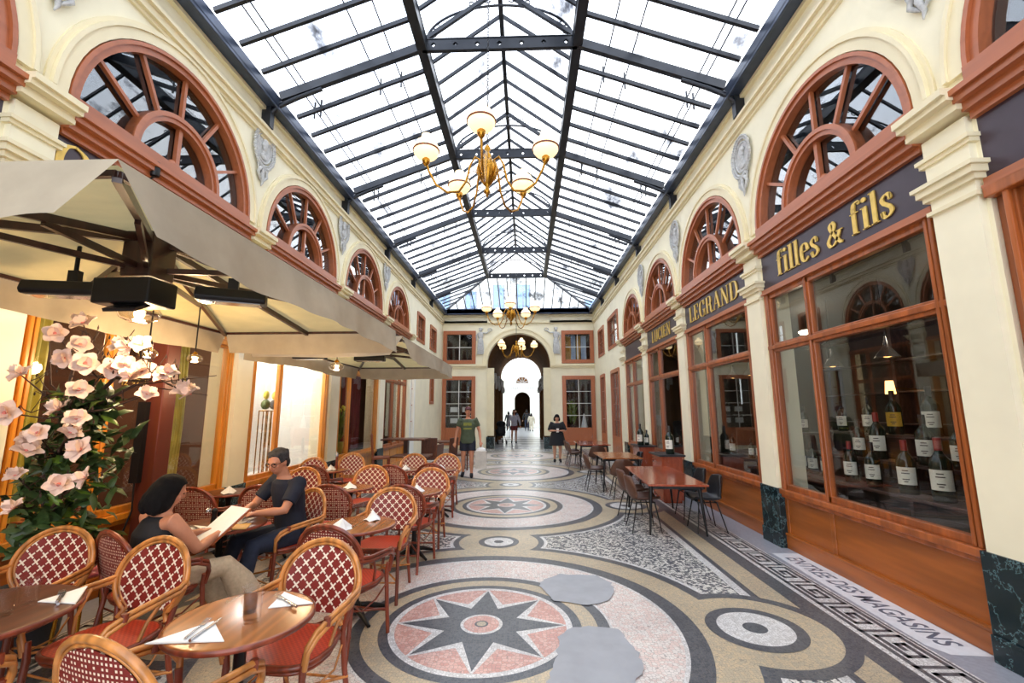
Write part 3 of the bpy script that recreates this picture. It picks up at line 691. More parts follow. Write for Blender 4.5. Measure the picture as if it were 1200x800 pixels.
# ================================================================ SHOPFRONTS
def shopfront(side,i,y0,y1,mull,wood,panel,label,zt=None,door=False,num=0):
    X,s,B,zs=SIDES[side]; zo=ZP[side]-3.78; zt=3.06+zo; a,b=B[i]
    t=struct(empty('window_%d'%num,(X,0,0)),label)
    def bx(m,d0,d1,ya,yb,z0,z1): m.box(*sorted((-s*d0,-s*d1)),ya,yb,z0,z1)
    sill=.68; tr=2.37+zo*.3
    m=MB()
    for ya,yb in ((a,a+.11),(b-.11,b)): bx(m,-.07,.0,ya,yb,sill,zt); bx(m,-.07,.025,ya+.02,ya+.05,sill,zt); bx(m,-.07,.025,yb-.05,yb-.02,sill,zt)
    for q in mull: bx(m,-.06,.0,q-.045,q+.045,sill,zt); bx(m,-.06,.02,q-.015,q+.015,sill,zt)
    bx(m,-.06,.0,a,b,tr-.055,tr+.055); bx(m,-.06,.022,a,b,tr-.02,tr+.03); bx(m,-.07,.0,a,b,zt-.07,zt+.02); bx(m,-.07,.0,a,b,sill,sill+.06)
    m.build('window_frame',wood,t,bevel=.006)
    m=MB(); bx(m,-.2,.05,a,b,.62,.68); bx(m,-.2,.025,a,b,.58,.62); m.build('sill',wood,t,bevel=.008)
    m=MB(); bx(m,-.2,-.02,a,b,0,.6); bx(m,-.2,.012,a,b,0,.15); bx(m,-.2,.02,a,b,.15,.175); 
    for q in mull+[a+.03,b-.03]: bx(m,-.2,-.008,q-.03,q+.03,.15,.6)
    m.build('dado_panel',panel,t,bevel=.005)
    es=[a+.11]+[e for q in mull for e in (q-.045,q+.045)]+[b-.11]
    for ya,yb in zip(es[::2],es[1::2]):
        for z0,z1 in ((sill+.06,tr-.055),(tr+.055,zt-.07)):
            m=MB(); bx(m,-.035,-.041,ya,yb,z0,z1); m.build('window_pane',pane,t)
    return t
shopfront('right',2,0,0,[4.80],wood_o,wood_p,'large shop window full of wine magnums in orange oak frame',num=30)
shopfront('right',3,0,0,[7.55],wood_o,wood_p,'second wine shop window in orange oak frame under LEGRAND',num=31)
shopfront('right',4,0,0,[10.25],wood_o,wood_p,'third shop window in orange oak frame under LUCIEN',num=32)
shopfront('right',5,0,0,[12.7],wood_o,wood_p,'fourth shop window in orange oak frame',num=33)
shopfront('left',2,0,0,[3.9],wood_y,wood_p,'restaurant window with oak frame in warm lit yellow behind the seated couple',num=34)
shopfront('left',3,0,0,[6.72],wood_y,wood_p,'bright florist window with oak frame in warm lit yellow',num=35)
shopfront('left',4,0,0,[9.42],wood_y,wood_y,'window with dark red curtains and oak frame in warm lit yellow',num=36)
shopfront('left',5,0,0,[12.5,13.2],wood_o,wood_y,'glazed shop doors at the far end of the left wall',num=37)
shopfront('left',1,0,0,[1.6],wood_y,wood_p,'near restaurant window behind the magnolia',num=38)
# ribbed wooden pier at the right edge (bay beside the camera)
t=struct(empty('door_1',(XR,0,0)),'tall ribbed wooden door surround at the right edge')
m=MB()
for k in range(12):
    y=2.83-.07-k*.2; m.box(-.0,.12,y-.075,y+.0,.3,3.0); m.box(-.03,.12,y-.055,y-.02,.3,3.0)
m.box(.03,.14,.41,2.83,0,3.08); m.box(-.05,.1,.41,2.83,2.98,3.06); m.box(-.04,.1,.41,2.83,0,.3); m.build('door_panel',wood_o,t,bevel=.008)
# far rectangular windows and doors of both side walls
k=40
for side,L in (('right',wins_R_up+low_R),('left',wins_L_up+low_L)):
    X,s,B,zs=SIDES[side]
    for (a,b,z0,z1) in L:
        isd=z0<.5
        t=struct(empty(('door_%d' if isd else 'window_%d')%k,(X,0,0)),'%s in terracotta frame near the far end of the %s wall'%('narrow glazed door' if isd else 'narrow window',side)); k+=1
        m=MB(); f=.11
        def bx(m,d0,d1,ya,yb,z0,z1): m.box(*sorted((-s*d0,-s*d1)),ya,yb,z0,z1)
        bx(m,-.09,.03,a-.02,a+f,z0,z1); bx(m,-.09,.03,b-f,b+.02,z0,z1); bx(m,-.09,.03,a+f,b-f,z1-f,z1+.02); bx(m,-.09,.03,a+f,b-f,z0,z0+(f if not isd else .75))
        m.build('window_frame',wood_l if side=='right' or not isd else white_wall,t)
        m=MB(); zb=z0+(f if not isd else .75); yc=(a+b)/2; bx(m,-.05,-.02,yc-.015,yc+.015,zb,z1-f)
        n=2 if not isd else 4
        for q in range(1,n): zz=zb+(z1-f-zb)*q/n; bx(m,-.05,-.02,a+f,b-f,zz-.012,zz+.012)
        m.build('glazing_bars',wood_l,t); m=MB(); bx(m,-.05,-.056,a+f,b-f,zb,z1-f); m.build('window_pane',pane,t)
# interiors
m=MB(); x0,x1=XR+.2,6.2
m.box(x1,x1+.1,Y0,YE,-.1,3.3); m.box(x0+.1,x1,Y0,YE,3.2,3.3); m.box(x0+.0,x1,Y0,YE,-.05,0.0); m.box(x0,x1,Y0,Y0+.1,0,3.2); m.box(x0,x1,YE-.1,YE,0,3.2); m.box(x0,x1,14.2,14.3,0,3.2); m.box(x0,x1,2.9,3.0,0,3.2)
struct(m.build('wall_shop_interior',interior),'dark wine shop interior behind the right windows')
m=MB(); 
for side,yr in (('left',((Y0,5.7,0),(8.5,YE,0))),):
    for ya,yb,q in yr: m.box(-6.6,-6.5,ya,yb,-.1,3.5); m.box(-6.5,-4.0,ya,ya+.1,0,3.5); m.box(-6.5,-4.0,yb-.1,yb,0,3.5); m.box(-6.5,-4.0,ya,yb,3.45,3.55); m.box(-6.5,-4.0,ya,yb,-.05,0)
struct(m.build('wall_restaurant_interior',mplain('restaurant_interior',C(92,58,40),.7,var=.3,scale=1.5)),'brown restaurant interior behind the left windows')
m=MB(); ya,yb=5.7,8.5; m.box(-5.0,-4.9,ya,yb,-.1,3.5); m.box(-4.9,-4.0,ya,ya+.1,0,3.5); m.box(-4.9,-4.0,yb-.1,yb,0,3.5); m.box(-4.9,-4.0,ya,yb,3.45,3.55); m.box(-4.9,-4.0,ya,yb,.5,.55)
struct(m.build('wall_florist_interior',interior_w),'pale florist display interior')
# ================================================================ MEDALLIONS and reliefs
def medallion(side,y,z,label,ref=[None]):
    X,s,B,zs=SIDES[side]
    if ref[0] is not None: return dup(ref[0],(X,y,z),0 if s>0 else PI,label,'laurel medallions between the fanlights')
    t=thing('wall_medallion',label,'relief',(X,y,z),0,'laurel medallions between the fanlights')
    m=MB(); rnd=random.Random(5)
    for k in range(46):
        a=2*PI*k/46
        for q,rr in ((0,.235),(1,.265)):
            m.ell((-.03-.01*q,(rr+rnd.uniform(-.008,.008))*math.cos(a+q*.07)*.92,rr*1.12*math.sin(a+q*.07)),(.02,.018,.028),0,6,4,Matrix.Rotation(a+.5,3,'X'))
    m.build('wreath',relief,t)
    m=MB(); m.tube([(-.02,.19*.92*math.cos(2*PI*k/32),.19*1.12*math.sin(2*PI*k/32)) for k in range(32)],.014,6,closed=True)
    P=[(0,.2*.92*math.cos(2*PI*k/32),.2*1.12*math.sin(2*PI*k/32)) for k in range(32)]; m.slab(P,(-.015,0,0))
    m.ell((-.03,0,.05),(.03,.055,.075)); m.ell((-.03,.045,.04),(.02,.02,.02)); m.ell((-.03,-.02,.10),(.028,.065,.05)); m.ell((-.02,-.01,-.05),(.022,.04,.06)); m.ell((-.02,-.01,-.12),(.02,.085,.05)); m.ell((-.03,.0,.0),(.03,.04,.045))
    m.build('portrait_head',relief,t)
    m=MB()
    for sy in (-1,1):
        m.tube([(-.03,0,-.30),(-.035,sy*.07,-.33),(-.03,sy*.10,-.40),(-.03,sy*.05,-.46),(-.03,sy*.02,-.50)],[.02,.03,.025,.02,.008],6); m.tube([(-.03,0,-.30),(-.03,sy*.12,-.28),(-.03,sy*.10,-.36)],[.02,.02,.008],6)
    m.tube([(-.03,0,-.30),(-.04,.015,-.42),(-.03,-.01,-.52),(-.03,.01,-.58)],[.025,.03,.02,.006],6); m.build('ribbon',relief,t)
    ref[0]=t; return t
names=['nearest','second','third','fourth','fifth']
for side in ('right','left'):
    B=SIDES[side][2]
    for i in range(1,5):
        if side=='right' and i==0: continue
        y=(B[i][1]+B[i+1][0])/2; 
        medallion(side,y,(5.12 if side=='right' else 5.36),'grey laurel wreath medallion on the %s wall, %s'%(side,['at the top edge of the photo' ,'between the first and second whole fanlights','between the second and third whole fanlights','between the two furthest fanlights'][i-1]))
def figure_relief(x,sx,label):
    t=thing('wall_relief',label,'relief',(x,YE,4.1),0,None)
    m=MB(); m.ell((0,-.05,1.16),(.07,.06,.09)); m.ell((0,-.04,.90),(.13,.06,.18)); m.ell((0,-.05,.62),(.12,.06,.18))
    for k in range(7): m.tube([(-.10+.033*k,-.06,.62),(-.11+.04*k,-.09,.35),(-.13+.045*k,-.05,.04)],[.03,.03,.022],6)
    m.ell((0,-.04,1.22),(.09,.06,.05)); m.build('draped_figure',relief,t)
    m=MB(); m.tube([(sx*.10,-.05,1.02),(sx*.26,-.07,1.0),(sx*.42,-.06,1.12)],[.04,.032,.025],6); m.tube([(sx*.42+.09*math.cos(2*PI*k/12),-.05,1.16+.07*math.sin(2*PI*k/12)) for k in range(12)],.018,5,closed=True)
    m.tube([(-sx*.10,-.05,1.02),(-sx*.2,-.07,.85),(-sx*.16,-.06,.65)],[.04,.032,.025],6); m.build('arm_with_wreath',relief,t)
figure_relief(-2.03,1,'pale relief of a draped figure holding a wreath, left of the end arch'); figure_relief(1.37,-1,'pale relief of a draped figure holding a wreath, right of the end arch')
# ================================================================ CHANDELIERS
globe=memit('lit_opal_glass',C(255,228,176),1.0); opal=mplain('opal_collar',C(250,240,220),.3)
def chandelier():
    t=thing('chandelier','large brass chandelier with five lit opal globes, nearest to the camera','chandelier',(-.47,5.2,4.62),0,'brass chandeliers under the glass roof')
    m=MB(); m.lathe([(0,-.36),(.012,-.35),(.02,-.31),(.045,-.29),(.03,-.25),(.02,-.22),(.05,-.18),(.10,-.1),(.125,-.02),(.13,.05),(.10,.12),(.05,.15),(.035,.18),(.055,.21),(.035,.245),(.02,.27),(.045,.30),(.03,.34),(.01,.37)],20); 
    for k in range(12):
        a=2*PI*k/12; m.tube([(.1*math.cos(a),.1*math.sin(a),-.1),(.135*math.cos(a),.135*math.sin(a),.02),(.105*math.cos(a),.105*math.sin(a),.12)],.012,5)
    m.build('baluster',brass,t)
    for k in range(5):
        a=R_(-90+72*k); c,s_=math.cos(a),math.sin(a); P=lambda r,z:(r*c,r*s_,z)
        m=MB(); m.tube([P(*q) for q in [(.06,.12),(.16,.17),(.22,.05),(.27,-.18),(.36,-.33),(.50,-.36),(.64,-.28),(.73,-.12),(.77,.0)]],.015,6); 
        m.tube([P(*q) for q in [(.10,-.05),(.2,-.02),(.26,-.10),(.22,-.18),(.17,-.13)]],.007,5)
        m.lathe([(0,-.06),(.02,-.05),(.045,-.01),(.05,.03),(.03,.05)],12,P(.77,.0)); m.build('arm',brass,t)
        m=MB(); m.lathe([(.03,.05),(.12,.07),(.15,.11),(.155,.15)],20,P(.77,.0),cap=False); m.lathe([(.155,.15),(.15,.2),(.12,.26),(.07,.3),(.06,.36)],20,P(.77,.0)); o=m.build('globe',globe,t)
        m=MB(); m.tube([P(.77,0)[0:2]+(0,)]*0 or [(P(.77,0)[0]+.157*math.cos(q*PI/10),P(.77,0)[1]+  .157*math.sin(q*PI/10),.15) for q in range(20)],.012,5,closed=True); m.build('rim',rattan_r,o)
    m=MB(); z=.37
    while z<3.3:
        m.tube([(.013*math.cos(q*PI/3) if int(z/.05)%2 else 0,0 if int(z/.05)%2 else .013*math.cos(q*PI/3),z+.025+.028*math.sin(q*PI/3)) for q in range(6)],.006,4,closed=True); z+=.05
    m.build('chain',black,t)
    return t
ch=chandelier()
dup(ch,(-.44,13.3,4.55),0,'brass chandelier with five lit globes hanging in front of the glass roof end')
dup(ch,(-.40,19.0,4.28),.3,'furthest brass chandelier, seen inside the round end arch')
# ================================================================ BISTRO CHAIRS
def bistro_chair(frame_m,leg_m,label,loc,rz):
    t=thing('bistro_chair',label,'chair',loc,rz,None)
    m=MB(); n=28; P=[]
    for k in range(n):
        a=2*PI*k/n; c,s_=math.cos(a),math.sin(a); e=.62
        P.append((.215*abs(c)**e*(1 if c>0 else -1)*(1-.08*(s_<0)),.205*abs(s_)**e*(1 if s_>0 else -1)))
    m.slab([(x*.97,y*.97,.425) for x,y in P],(0,0,.018)); 
    m.add([(x*.97,y*.97,.443) for x,y in P]+[(x*.5,y*.5,.436) for x,y in P],[(i,(i+1)%n,n+(i+1)%n,n+i) for i in range(n)]+[tuple(range(n,2*n))],0,True)
    m.build('seat',seat_m,t)
    m=MB(); m.tube([(x,y,.43) for x,y in P],.014,7,closed=True); m.tube([(x*.96,y*.96,.405) for x,y in P],.010,6,closed=True); m.build('seat_frame',leg_m,t)
    for s in (1,-1):
        m=MB(); m.tube([(s*.205,.235,0),(s*.2,.215,.2),(s*.195,.2,.42),(s*.205,.2,.50)],[.014,.015,.016,.015],8); m.lathe([(.017,0),(.017,.015)],8,(s*.195,.2,.40)); m.build('leg',leg_m,t)
        m=MB(); m.tube([(s*.185,-.27,0),(s*.175,-.225,.22),(s*.17,-.195,.42),(s*.20,-.215,.56)],[.014,.015,.016,.014],8); m.build('leg',leg_m,t)
        m=MB(); 
        for dz,dx in ((0,0),(-.024,.004)):
            m.tube([(s*(.225+dx),-.245,.66+dz),(s*(.262+dx),-.16,.645+dz),(s*(.277+dx),-.02,.64+dz),(s*(.268+dx),.11,.625+dz),(s*(.245+dx),.19,.59+dz),(s*(.222+dx),.218,.54+dz),(s*(.205+dx),.208,.46+dz)],.0125,7)
        m.tube([(s*.25,-.10,.63),(s*.225,-.02,.52),(s*.205,.0,.43)],.0095,6)
        m.build('arm',frame_m,t)
        m=MB(); m.lathe([(.017,-.02),(.017,.02)],8,(s*.262,.13,.612)); m.build('binding',leg_m,t)
    m=MB(); m.tube([(.2,.21,.18),(.0,.0,.22),(-.19,-.235,.18)],.008,6); m.tube([(-.2,.21,.18),(.0,.0,.235),(.19,-.235,.18)],.008,6)
    m.tube([(.2,.205,.17),(-.2,.205,.17)],.007,6); m.tube([(.18,-.235,.17),(-.18,-.235,.17)],.007,6)
    for s in (1,-1): m.tube([(s*.2,.2,.36),(s*.17,.1,.28),(s*.185,-.1,.28),(s*.17,-.2,.36)],.006,5)
    m.build('stretcher',frame_m,t)
    # back: oval hoop with woven panel, leaning backwards
    def bp(x,z):     # surface of the backrest
        u=(z-.45)/.42; return (x,-.205-.085*u+.28*x*x*1.6-.0,z)
    H=[]; n=40
    ctr=(0,.645)
    for k in range(n+1):
        a=-PI*.30-PI*2*.0+ (PI+2*PI*.30)*k/n
        H.append((.238*math.cos(a),.655+.205*math.sin(a)))
    hoop=[(.165,.45)]+H+[(-.165,.45)]
    m=MB(); m.tube([bp(x,z) for x,z in hoop],.0145,8); m.tube([bp(x*.9,.655+(z-.655)*.9) for x,z in hoop],.0085,6); m.build('back_frame',frame_m,t)
    m=MB(); 
    Hs=[(x*.87,.655+(z-.655)*.87) for x,z in H]; rows=12
    zs_=[.50+(.655+.205*.87-.50)*q/rows for q in range(rows+1)]
    def halfw(z):
        v=(z-.655)/(.205*.87); 
        if v>=0: return .238*.87*math.sqrt(max(0,1-v*v))
        return .238*.87*math.sqrt(max(0,1-(v*.72)**2))
    cols=12; F=[];Bk=[]
    for z in zs_:
        w_=max(halfw(z),.004)
        for c in range(cols+1):
            x=-w_+2*w_*c/cols; p=bp(x,z); F.append((p[0],p[1]+.004,p[2])); Bk.append((p[0],p[1]-.008,p[2]))
    W=cols+1; L=len(F)
    fs=[(r*W+c,r*W+c+1,(r+1)*W+c+1,(r+1)*W+c) for r in range(rows) for c in range(cols)]
    m.add(F,[f[::-1] for f in fs],0,True); m.add(Bk,fs,1,True); m.build('backrest',[weave_f,weave_b],t,recalc=False)
    # front face normals must look forward (+y)
    return t
def face(dx,dy): return math.atan2(dy,dx)-PI/2
GRP=None
CH=[ # x,y,facing dx,dy,finish(0 honey,1 mahogany),label
(-1.20,2.42,-.12,-1,0,'honey rattan chair with cross woven back, right of the nearest round table'),
(-1.37,1.83,.25,1,0,'rattan chair seen from behind at the bottom edge of the photo, nearest the camera'),
(-2.20,2.44,-.15,-1,0,'honey rattan chair with white crosses, behind the dark table in the lower left corner'),
(-2.98,2.66,.1,-1,0,'rattan chair with white crosses beside the magnolia, furthest left'),
(-2.42,1.80,.1,1,0,'rattan chair cut off in the bottom left corner, only its arm showing'),
(-2.50,3.10,.42,.9,1,'mahogany coloured rattan chair in which the woman in the black top sits'),
(-2.20,4.17,-.50,-.86,0,'rattan chair in which the man in the navy shirt sits'),
(-1.27,3.30,.2,1,1,'dark dotted rattan chair between the two nearest tables of the aisle row'),
(-1.30,4.18,-.0,-1,0,'honey rattan chair with crosses beyond the second table of the aisle row'),
(-2.02,4.92,.05,1,1,'dotted back rattan chair directly behind the seated man'),
(-2.14,6.02,0,-1,0,'cross backed rattan chair behind the small round table in the middle of the terrace'),
(-1.25,4.93,.1,1,1,'dotted back rattan chair at the third table of the aisle row'),
(-1.25,5.72,0,-1,0,'cross backed rattan chair on the far side of the third table of the aisle row'),
(-1.36,6.82,.1,1,1,'dotted back rattan chair beside the aisle, furthest from the camera'),
(-1.92,6.62,0,1,1,'dark dotted back rattan chair in front of the brown bar chair'),
(-1.98,7.72,0,-1,0,'pale cross backed rattan chair in the furthest row, left of two'),
(-1.40,7.72,0,-1,0,'pale cross backed rattan chair in the furthest row, next to the aisle'),
(-3.02,6.62,.05,1,1,'dark dotted back rattan chair in front of the far left window'),
(-3.12,7.80,0,-1,0,'cross backed rattan chair beside the pepper mill, close to the left wall'),
(-3.46,7.05,0,-1,0,'cross backed rattan chair half hidden behind the man\'s head, near the florist'),
(-3.30,4.74,.1,1,1,'dotted back rattan chair with orange seat, left of the seated couple by the wall'),
(-2.70,4.86,.1,1,1,'dotted back rattan chair directly behind the couple\'s table'),
(-2.98,5.78,0,-1,0,'cross backed rattan chair behind the wall tables, left of the man\'s head'),
]
proto={}
for i,(x,y,dx,dy,fin,lab) in enumerate(CH):
    if fin not in proto: proto[fin]=bistro_chair([rattan,rattan_r][fin],rattan_r,lab,(x,y,0),face(dx,dy)); proto[fin]['group']='rattan bistro chairs of the terrace'
    else: dup(proto[fin],(x,y,0),face(dx,dy),lab,'rattan bistro chairs of the terrace')
# ================================================================ ROUND TABLES
def round_table(x,y,r,mt,lab,h=.70):
    t=thing('bistro_table',lab,'table',(x,y,0),0,'round bistro tables of the terrace')
    m=MB(); m.lathe([(0,h-.028),(r-.02,h-.028),(r-.004,h-.02),(r,h-.012),(r-.003,h-.002),(r-.015,h),(0,h)],48); m.build('tabletop',mt,t)
    m=MB(); m.lathe([(r-.002,h-.024),(r+.004,h-.02),(r+.004,h-.006),(r-.002,h-.002)],48,cap=False); m.build('edge_band',rattan_r,t)
    m=MB(); m.lathe([(.03,.05),(.035,.1),(.025,.2),(.025,h-.12),(.045,h-.05),(.1,h-.028)],16); m.build('column',black,t)
    m=MB()
    for k in range(4):
        a=PI/4+k*PI/2; m.tube([(0,0,.08),(.12*math.cos(a),.12*math.sin(a),.06),(.26*math.cos(a),.26*math.sin(a),.015)],[.03,.024,.014],7)
    m.lathe([(.05,.03),(.05,.1),(.03,.12)],12); m.build('base',black,t)
    return t
TB=[(-1.27,2.10,.295,tabletop,'round oak table with two tumblers, nearest to the camera'),
(-2.50,2.08,.37,tabledark,'dark round table with tumblers in the lower left corner'),
(-3.24,2.26,.30,tabledark,'dark round table cut off by the left edge of the photo'),
(-2.50,3.72,.33,tabledark,'dark round table between the seated man and woman'),
(-1.37,3.74,.295,tabletop,'round table with two wine glasses, second of the aisle row'),
(-2.14,5.50,.27,tabletop,'small round table in the middle of the terrace behind the seated man'),
(-1.28,5.25,.295,tabletop,'round table with glasses, third of the aisle row'),
(-1.95,7.18,.26,tabletop,'pale round table in the furthest row, left of two'),
(-1.38,7.22,.26,tabletop,'pale round table in the furthest row, next to the aisle'),
(-3.10,7.10,.28,tabletop,'round table with a pepper mill near the left wall'),
(-3.42,5.18,.26,tabledark,'round table against the restaurant window, with a folded white napkin'),
(-2.86,5.30,.26,tabledark,'round table with a napkin just behind the couple\'s table')]
for a in TB: round_table(*a)
# ================================================================ TABLEWARE
def napkin(x,y,z,rz,lab,s=.15,crump=False):
    t=thing('napkin',lab,'napkin',(x,y,z),rz,'napkins on the bistro tables')
    m=MB()
    if not crump: m.slab([(-s,-s*.45,.001),(s,-s*.45,.001),(s*.05,s*.75,.001)],(0,0,.004)); m.slab([(-s*.93,-s*.42,.005),(s*.95,-s*.42,.005),(s*.05,s*.70,.005)],(0,0,.002))
    else:
        rnd=random.Random(int(x*100)); n=9
        for q in range(3):
            m.add([(s*.6*math.cos(2*PI*k/n)*rnd.uniform(.5,1.1),s*.6*math.sin(2*PI*k/n)*rnd.uniform(.5,1.1),.001+.012*(k%2)) for k in range(n)]+[(rnd.uniform(-.01,.01),rnd.uniform(-.01,.01),.04+.02*q)],[(k,(k+1)%n,n) for k in range(n)])
    m.build('cloth',paper,t); return t
def fork(x,y,z,rz,lab):
    t=thing('fork',lab,'fork',(x,y,z),rz,'forks on napkins'); m=MB(); m.tube([(0,-.09,.004),(0,-.03,.007),(0,.02,.004)],[.006,.0035,.003],6); m.build('handle',steel,t)
    m=MB(); m.slab([(-.011,.02,.003),(.011,.02,.003),(.012,.045,.003),(-.012,.045,.003)],(0,0,.002))
    for k in range(4): m.tube([(-.0105+.007*k,.044,.004),(-.0105+.007*k,.085,.007)],.0016,5)
    m.build('head',steel,t); return t
def knife(x,y,z,rz,lab):
    t=thing('knife',lab,'knife',(x,y,z),rz,'knives on napkins'); m=MB(); m.tube([(0,-.10,.005),(0,-.01,.005)],[.007,.005],6); m.build('handle',steel,t)
    m=MB(); m.slab([(-.006,-.01,.004),(.006,-.01,.004),(.008,.06,.004),(.002,.10,.004),(-.005,.09,.004)],(0,0,.0015)); m.build('blade',steel,t); return t
GT=[None]
def glass(x,y,z,lab,h=.10,r=.034,group='tumblers on the bistro tables'):
    if GT[0] is None:
        m=MB(); m.lathe([(0,.0),(r*.8,.0),(r*.86,.01),(r,h),(r-.002,h),(r*.84,.012),(0,.012)],22,cap=False); o=m.build('tumbler',tumbler,None,loc=(x,y,z)); GT[0]=o; return tag(o,lab,'glass',group)
    o=GT[0].copy(); COL.objects.link(o); o.location=(x,y,z); o.scale=(r/.034,r/.034,h/.10); return tag(o,lab,'glass',group)
WG=[None]
def wineglass(x,y,z,lab,group='stemmed glasses'):
    if WG[0] is None:
        m=MB(); m.lathe([(0,0),(.032,.001),(.03,.004),(.004,.01),(.003,.07),(.012,.08),(.033,.11),(.035,.13),(.028,.165),(.0265,.165),(.033,.13),(.031,.112),(.01,.085),(0,.08)],18,cap=False); o=m.build('wine_glass',tumbler,None,loc=(x,y,z)); WG[0]=o; return tag(o,lab,'wine glass',group)
    o=WG[0].copy(); COL.objects.link(o); o.location=(x,y,z); return tag(o,lab,'wine glass',group)
Zt=.7005
napkin(-1.36,1.93,Zt,.1,'white triangular napkin at the near left of the nearest round table'); fork(-1.375,1.965,Zt+.007,.15,'fork on the near napkin of the nearest table'); knife(-1.335,1.96,Zt+.007,.05,'knife on the near napkin of the nearest table')
napkin(-1.15,2.25,Zt,2.6,'white napkin at the far right of the nearest round table',.12); fork(-1.17,2.25,Zt+.007,.9,'fork on the far napkin of the nearest table'); knife(-1.145,2.235,Zt+.007,.9,'knife on the far napkin of the nearest table')
glass(-1.27,2.14,Zt,'left tumbler of the pair on the nearest round table',.115,.037); glass(-1.20,2.05,Zt,'right tumbler of the pair on the nearest round table',.115,.037)
napkin(-2.27,2.27,Zt,2.2,'white triangular napkin on the right side of the dark corner table',.13); fork(-2.30,2.27,Zt+.007,.7,'fork on the right napkin of the dark corner table'); knife(-2.27,2.25,Zt+.007,.7,'knife on the right napkin of the dark corner table')
glass(-2.36,2.08,Zt,'front tumbler on the dark corner table',.11,.037); glass(-2.38,2.20,Zt,'rear tumbler on the dark corner table',.11,.037)
napkin(-2.62,1.90,Zt,.2,'white napkin at the left edge of the dark corner table'); napkin(-2.98,2.28,Zt,.9,'white napkin on the table cut off by the left edge')
napkin(-1.45,3.58,Zt,0,'crumpled white napkin on the near side of the second aisle table',.15,True); napkin(-1.30,3.88,Zt,.5,'white napkin on the far side of the second aisle table',.13,True)
wineglass(-1.42,3.74,Zt,'left wine glass on the second aisle table'); wineglass(-1.36,3.80,Zt,'middle wine glass on the second aisle table'); wineglass(-1.37,3.66,Zt,'right wine glass on the second aisle table')
for (x,y,l) in ((-2.14,5.5,'small middle table'),(-1.28,5.3,'third aisle table'),(-1.93,7.2,'left table of the furthest row'),(-1.38,7.25,'aisle table of the furthest row'),(-3.1,7.15,'pepper mill table'),(-3.38,5.15,'table against the restaurant window'),(-2.86,5.3,'table behind the couple')):
    napkin(x+.03,y-.08,Zt,.4,'white napkin on the '+l,.14,True)
    if y>5.2 and x>-2.5: wineglass(x-.06,y+.08,Zt,'stemmed glass on the '+l); wineglass(x+.05,y+.1,Zt,'second stemmed glass on the '+l)
napkin(-2.62,3.57,Zt,.6,'white napkin with cutlery at the woman\'s side of the couple\'s table',.12); fork(-2.62,3.57,Zt+.007,.9,'fork in front of the woman'); knife(-2.59,3.56,Zt+.007,.9,'knife in front of the woman')
napkin(-2.38,3.80,Zt,1.6,'white napkin in front of the man',.12); glass(-2.34,3.70,Zt,'tumbler beside the man\'s hands',.1,.035)
def shaker(nm,x,y,z,lab,mt,h):
    t=thing(nm,lab,nm.replace('_',' '),(x,y,z)); m=MB(); m.lathe([(.022,0),(.024,.01),(.018,h*.5),(.02,h*.72)],14); m.build('body',mt,t); m=MB(); m.lathe([(.021,h*.72),(.024,h*.8),(.02,h*.92),(.006,h)],14); m.build('cap',steel if mt!=black else black,t); return t
shaker('salt_shaker',-2.63,3.74,Zt,'glass salt shaker beside the black pepper mill on the couple\'s table',tumbler,.12); shaker('pepper_mill',-2.57,3.73,Zt,'black pepper mill on the couple\'s table',black,.12)
shaker('pepper_mill',-3.05,7.22,Zt,'tall wooden pepper mill on the table near the left wall',rattan_r,.26)
t=thing('menu',"yellow menu lying flat in front of the man",'menu',(-2.33,3.60,Zt),.35); m=MB(); m.box(-.12,.12,-.09,.09,.001,.005); m.build('cover',mplain('yellow_card',C(222,168,60),.5,var=.1,scale=20),t,bevel=.001)
# ================================================================ RIGHT SIDE: dining tables and shell chairs
def dining_table(x,y,w_,L,h,rz,mt,lab):
    t=thing('dining_table',lab,'table',(x,y,0),rz,'rectangular tables by the wine shop')
    m=MB(); m.box(-w_/2,w_/2,-L/2,L/2,h-.025,h); m.build('tabletop',mt,t,bevel=.006)
    m=MB(); m.box(-w_/2+.08,w_/2-.08,-L/2+.12,L/2-.12,h-.075,h-.025); m.build('apron',black,t)
    for sx in (-1,1):
        for sy in (-1,1):
            m=MB(); m.tube([(sx*(w_/2-.07),sy*(L/2-.2),h-.03),(sx*(w_/2-.02),sy*(L/2-.14),0)],[.028,.012],10); m.build('leg',black,t)
    return t
dining_table(2.02,6.95,.76,1.95,.66,R_(-3.5),copper,'copper brown rectangular table on black legs, nearest of the right row')
dining_table(1.92,9.75,.80,1.3,.68,0,tabletop,'lighter brown rectangular table, second of the right row')
dining_table(1.88,13.2,.85,1.6,.70,0,copper,'furthest rectangular table of the right row, near the end wall')
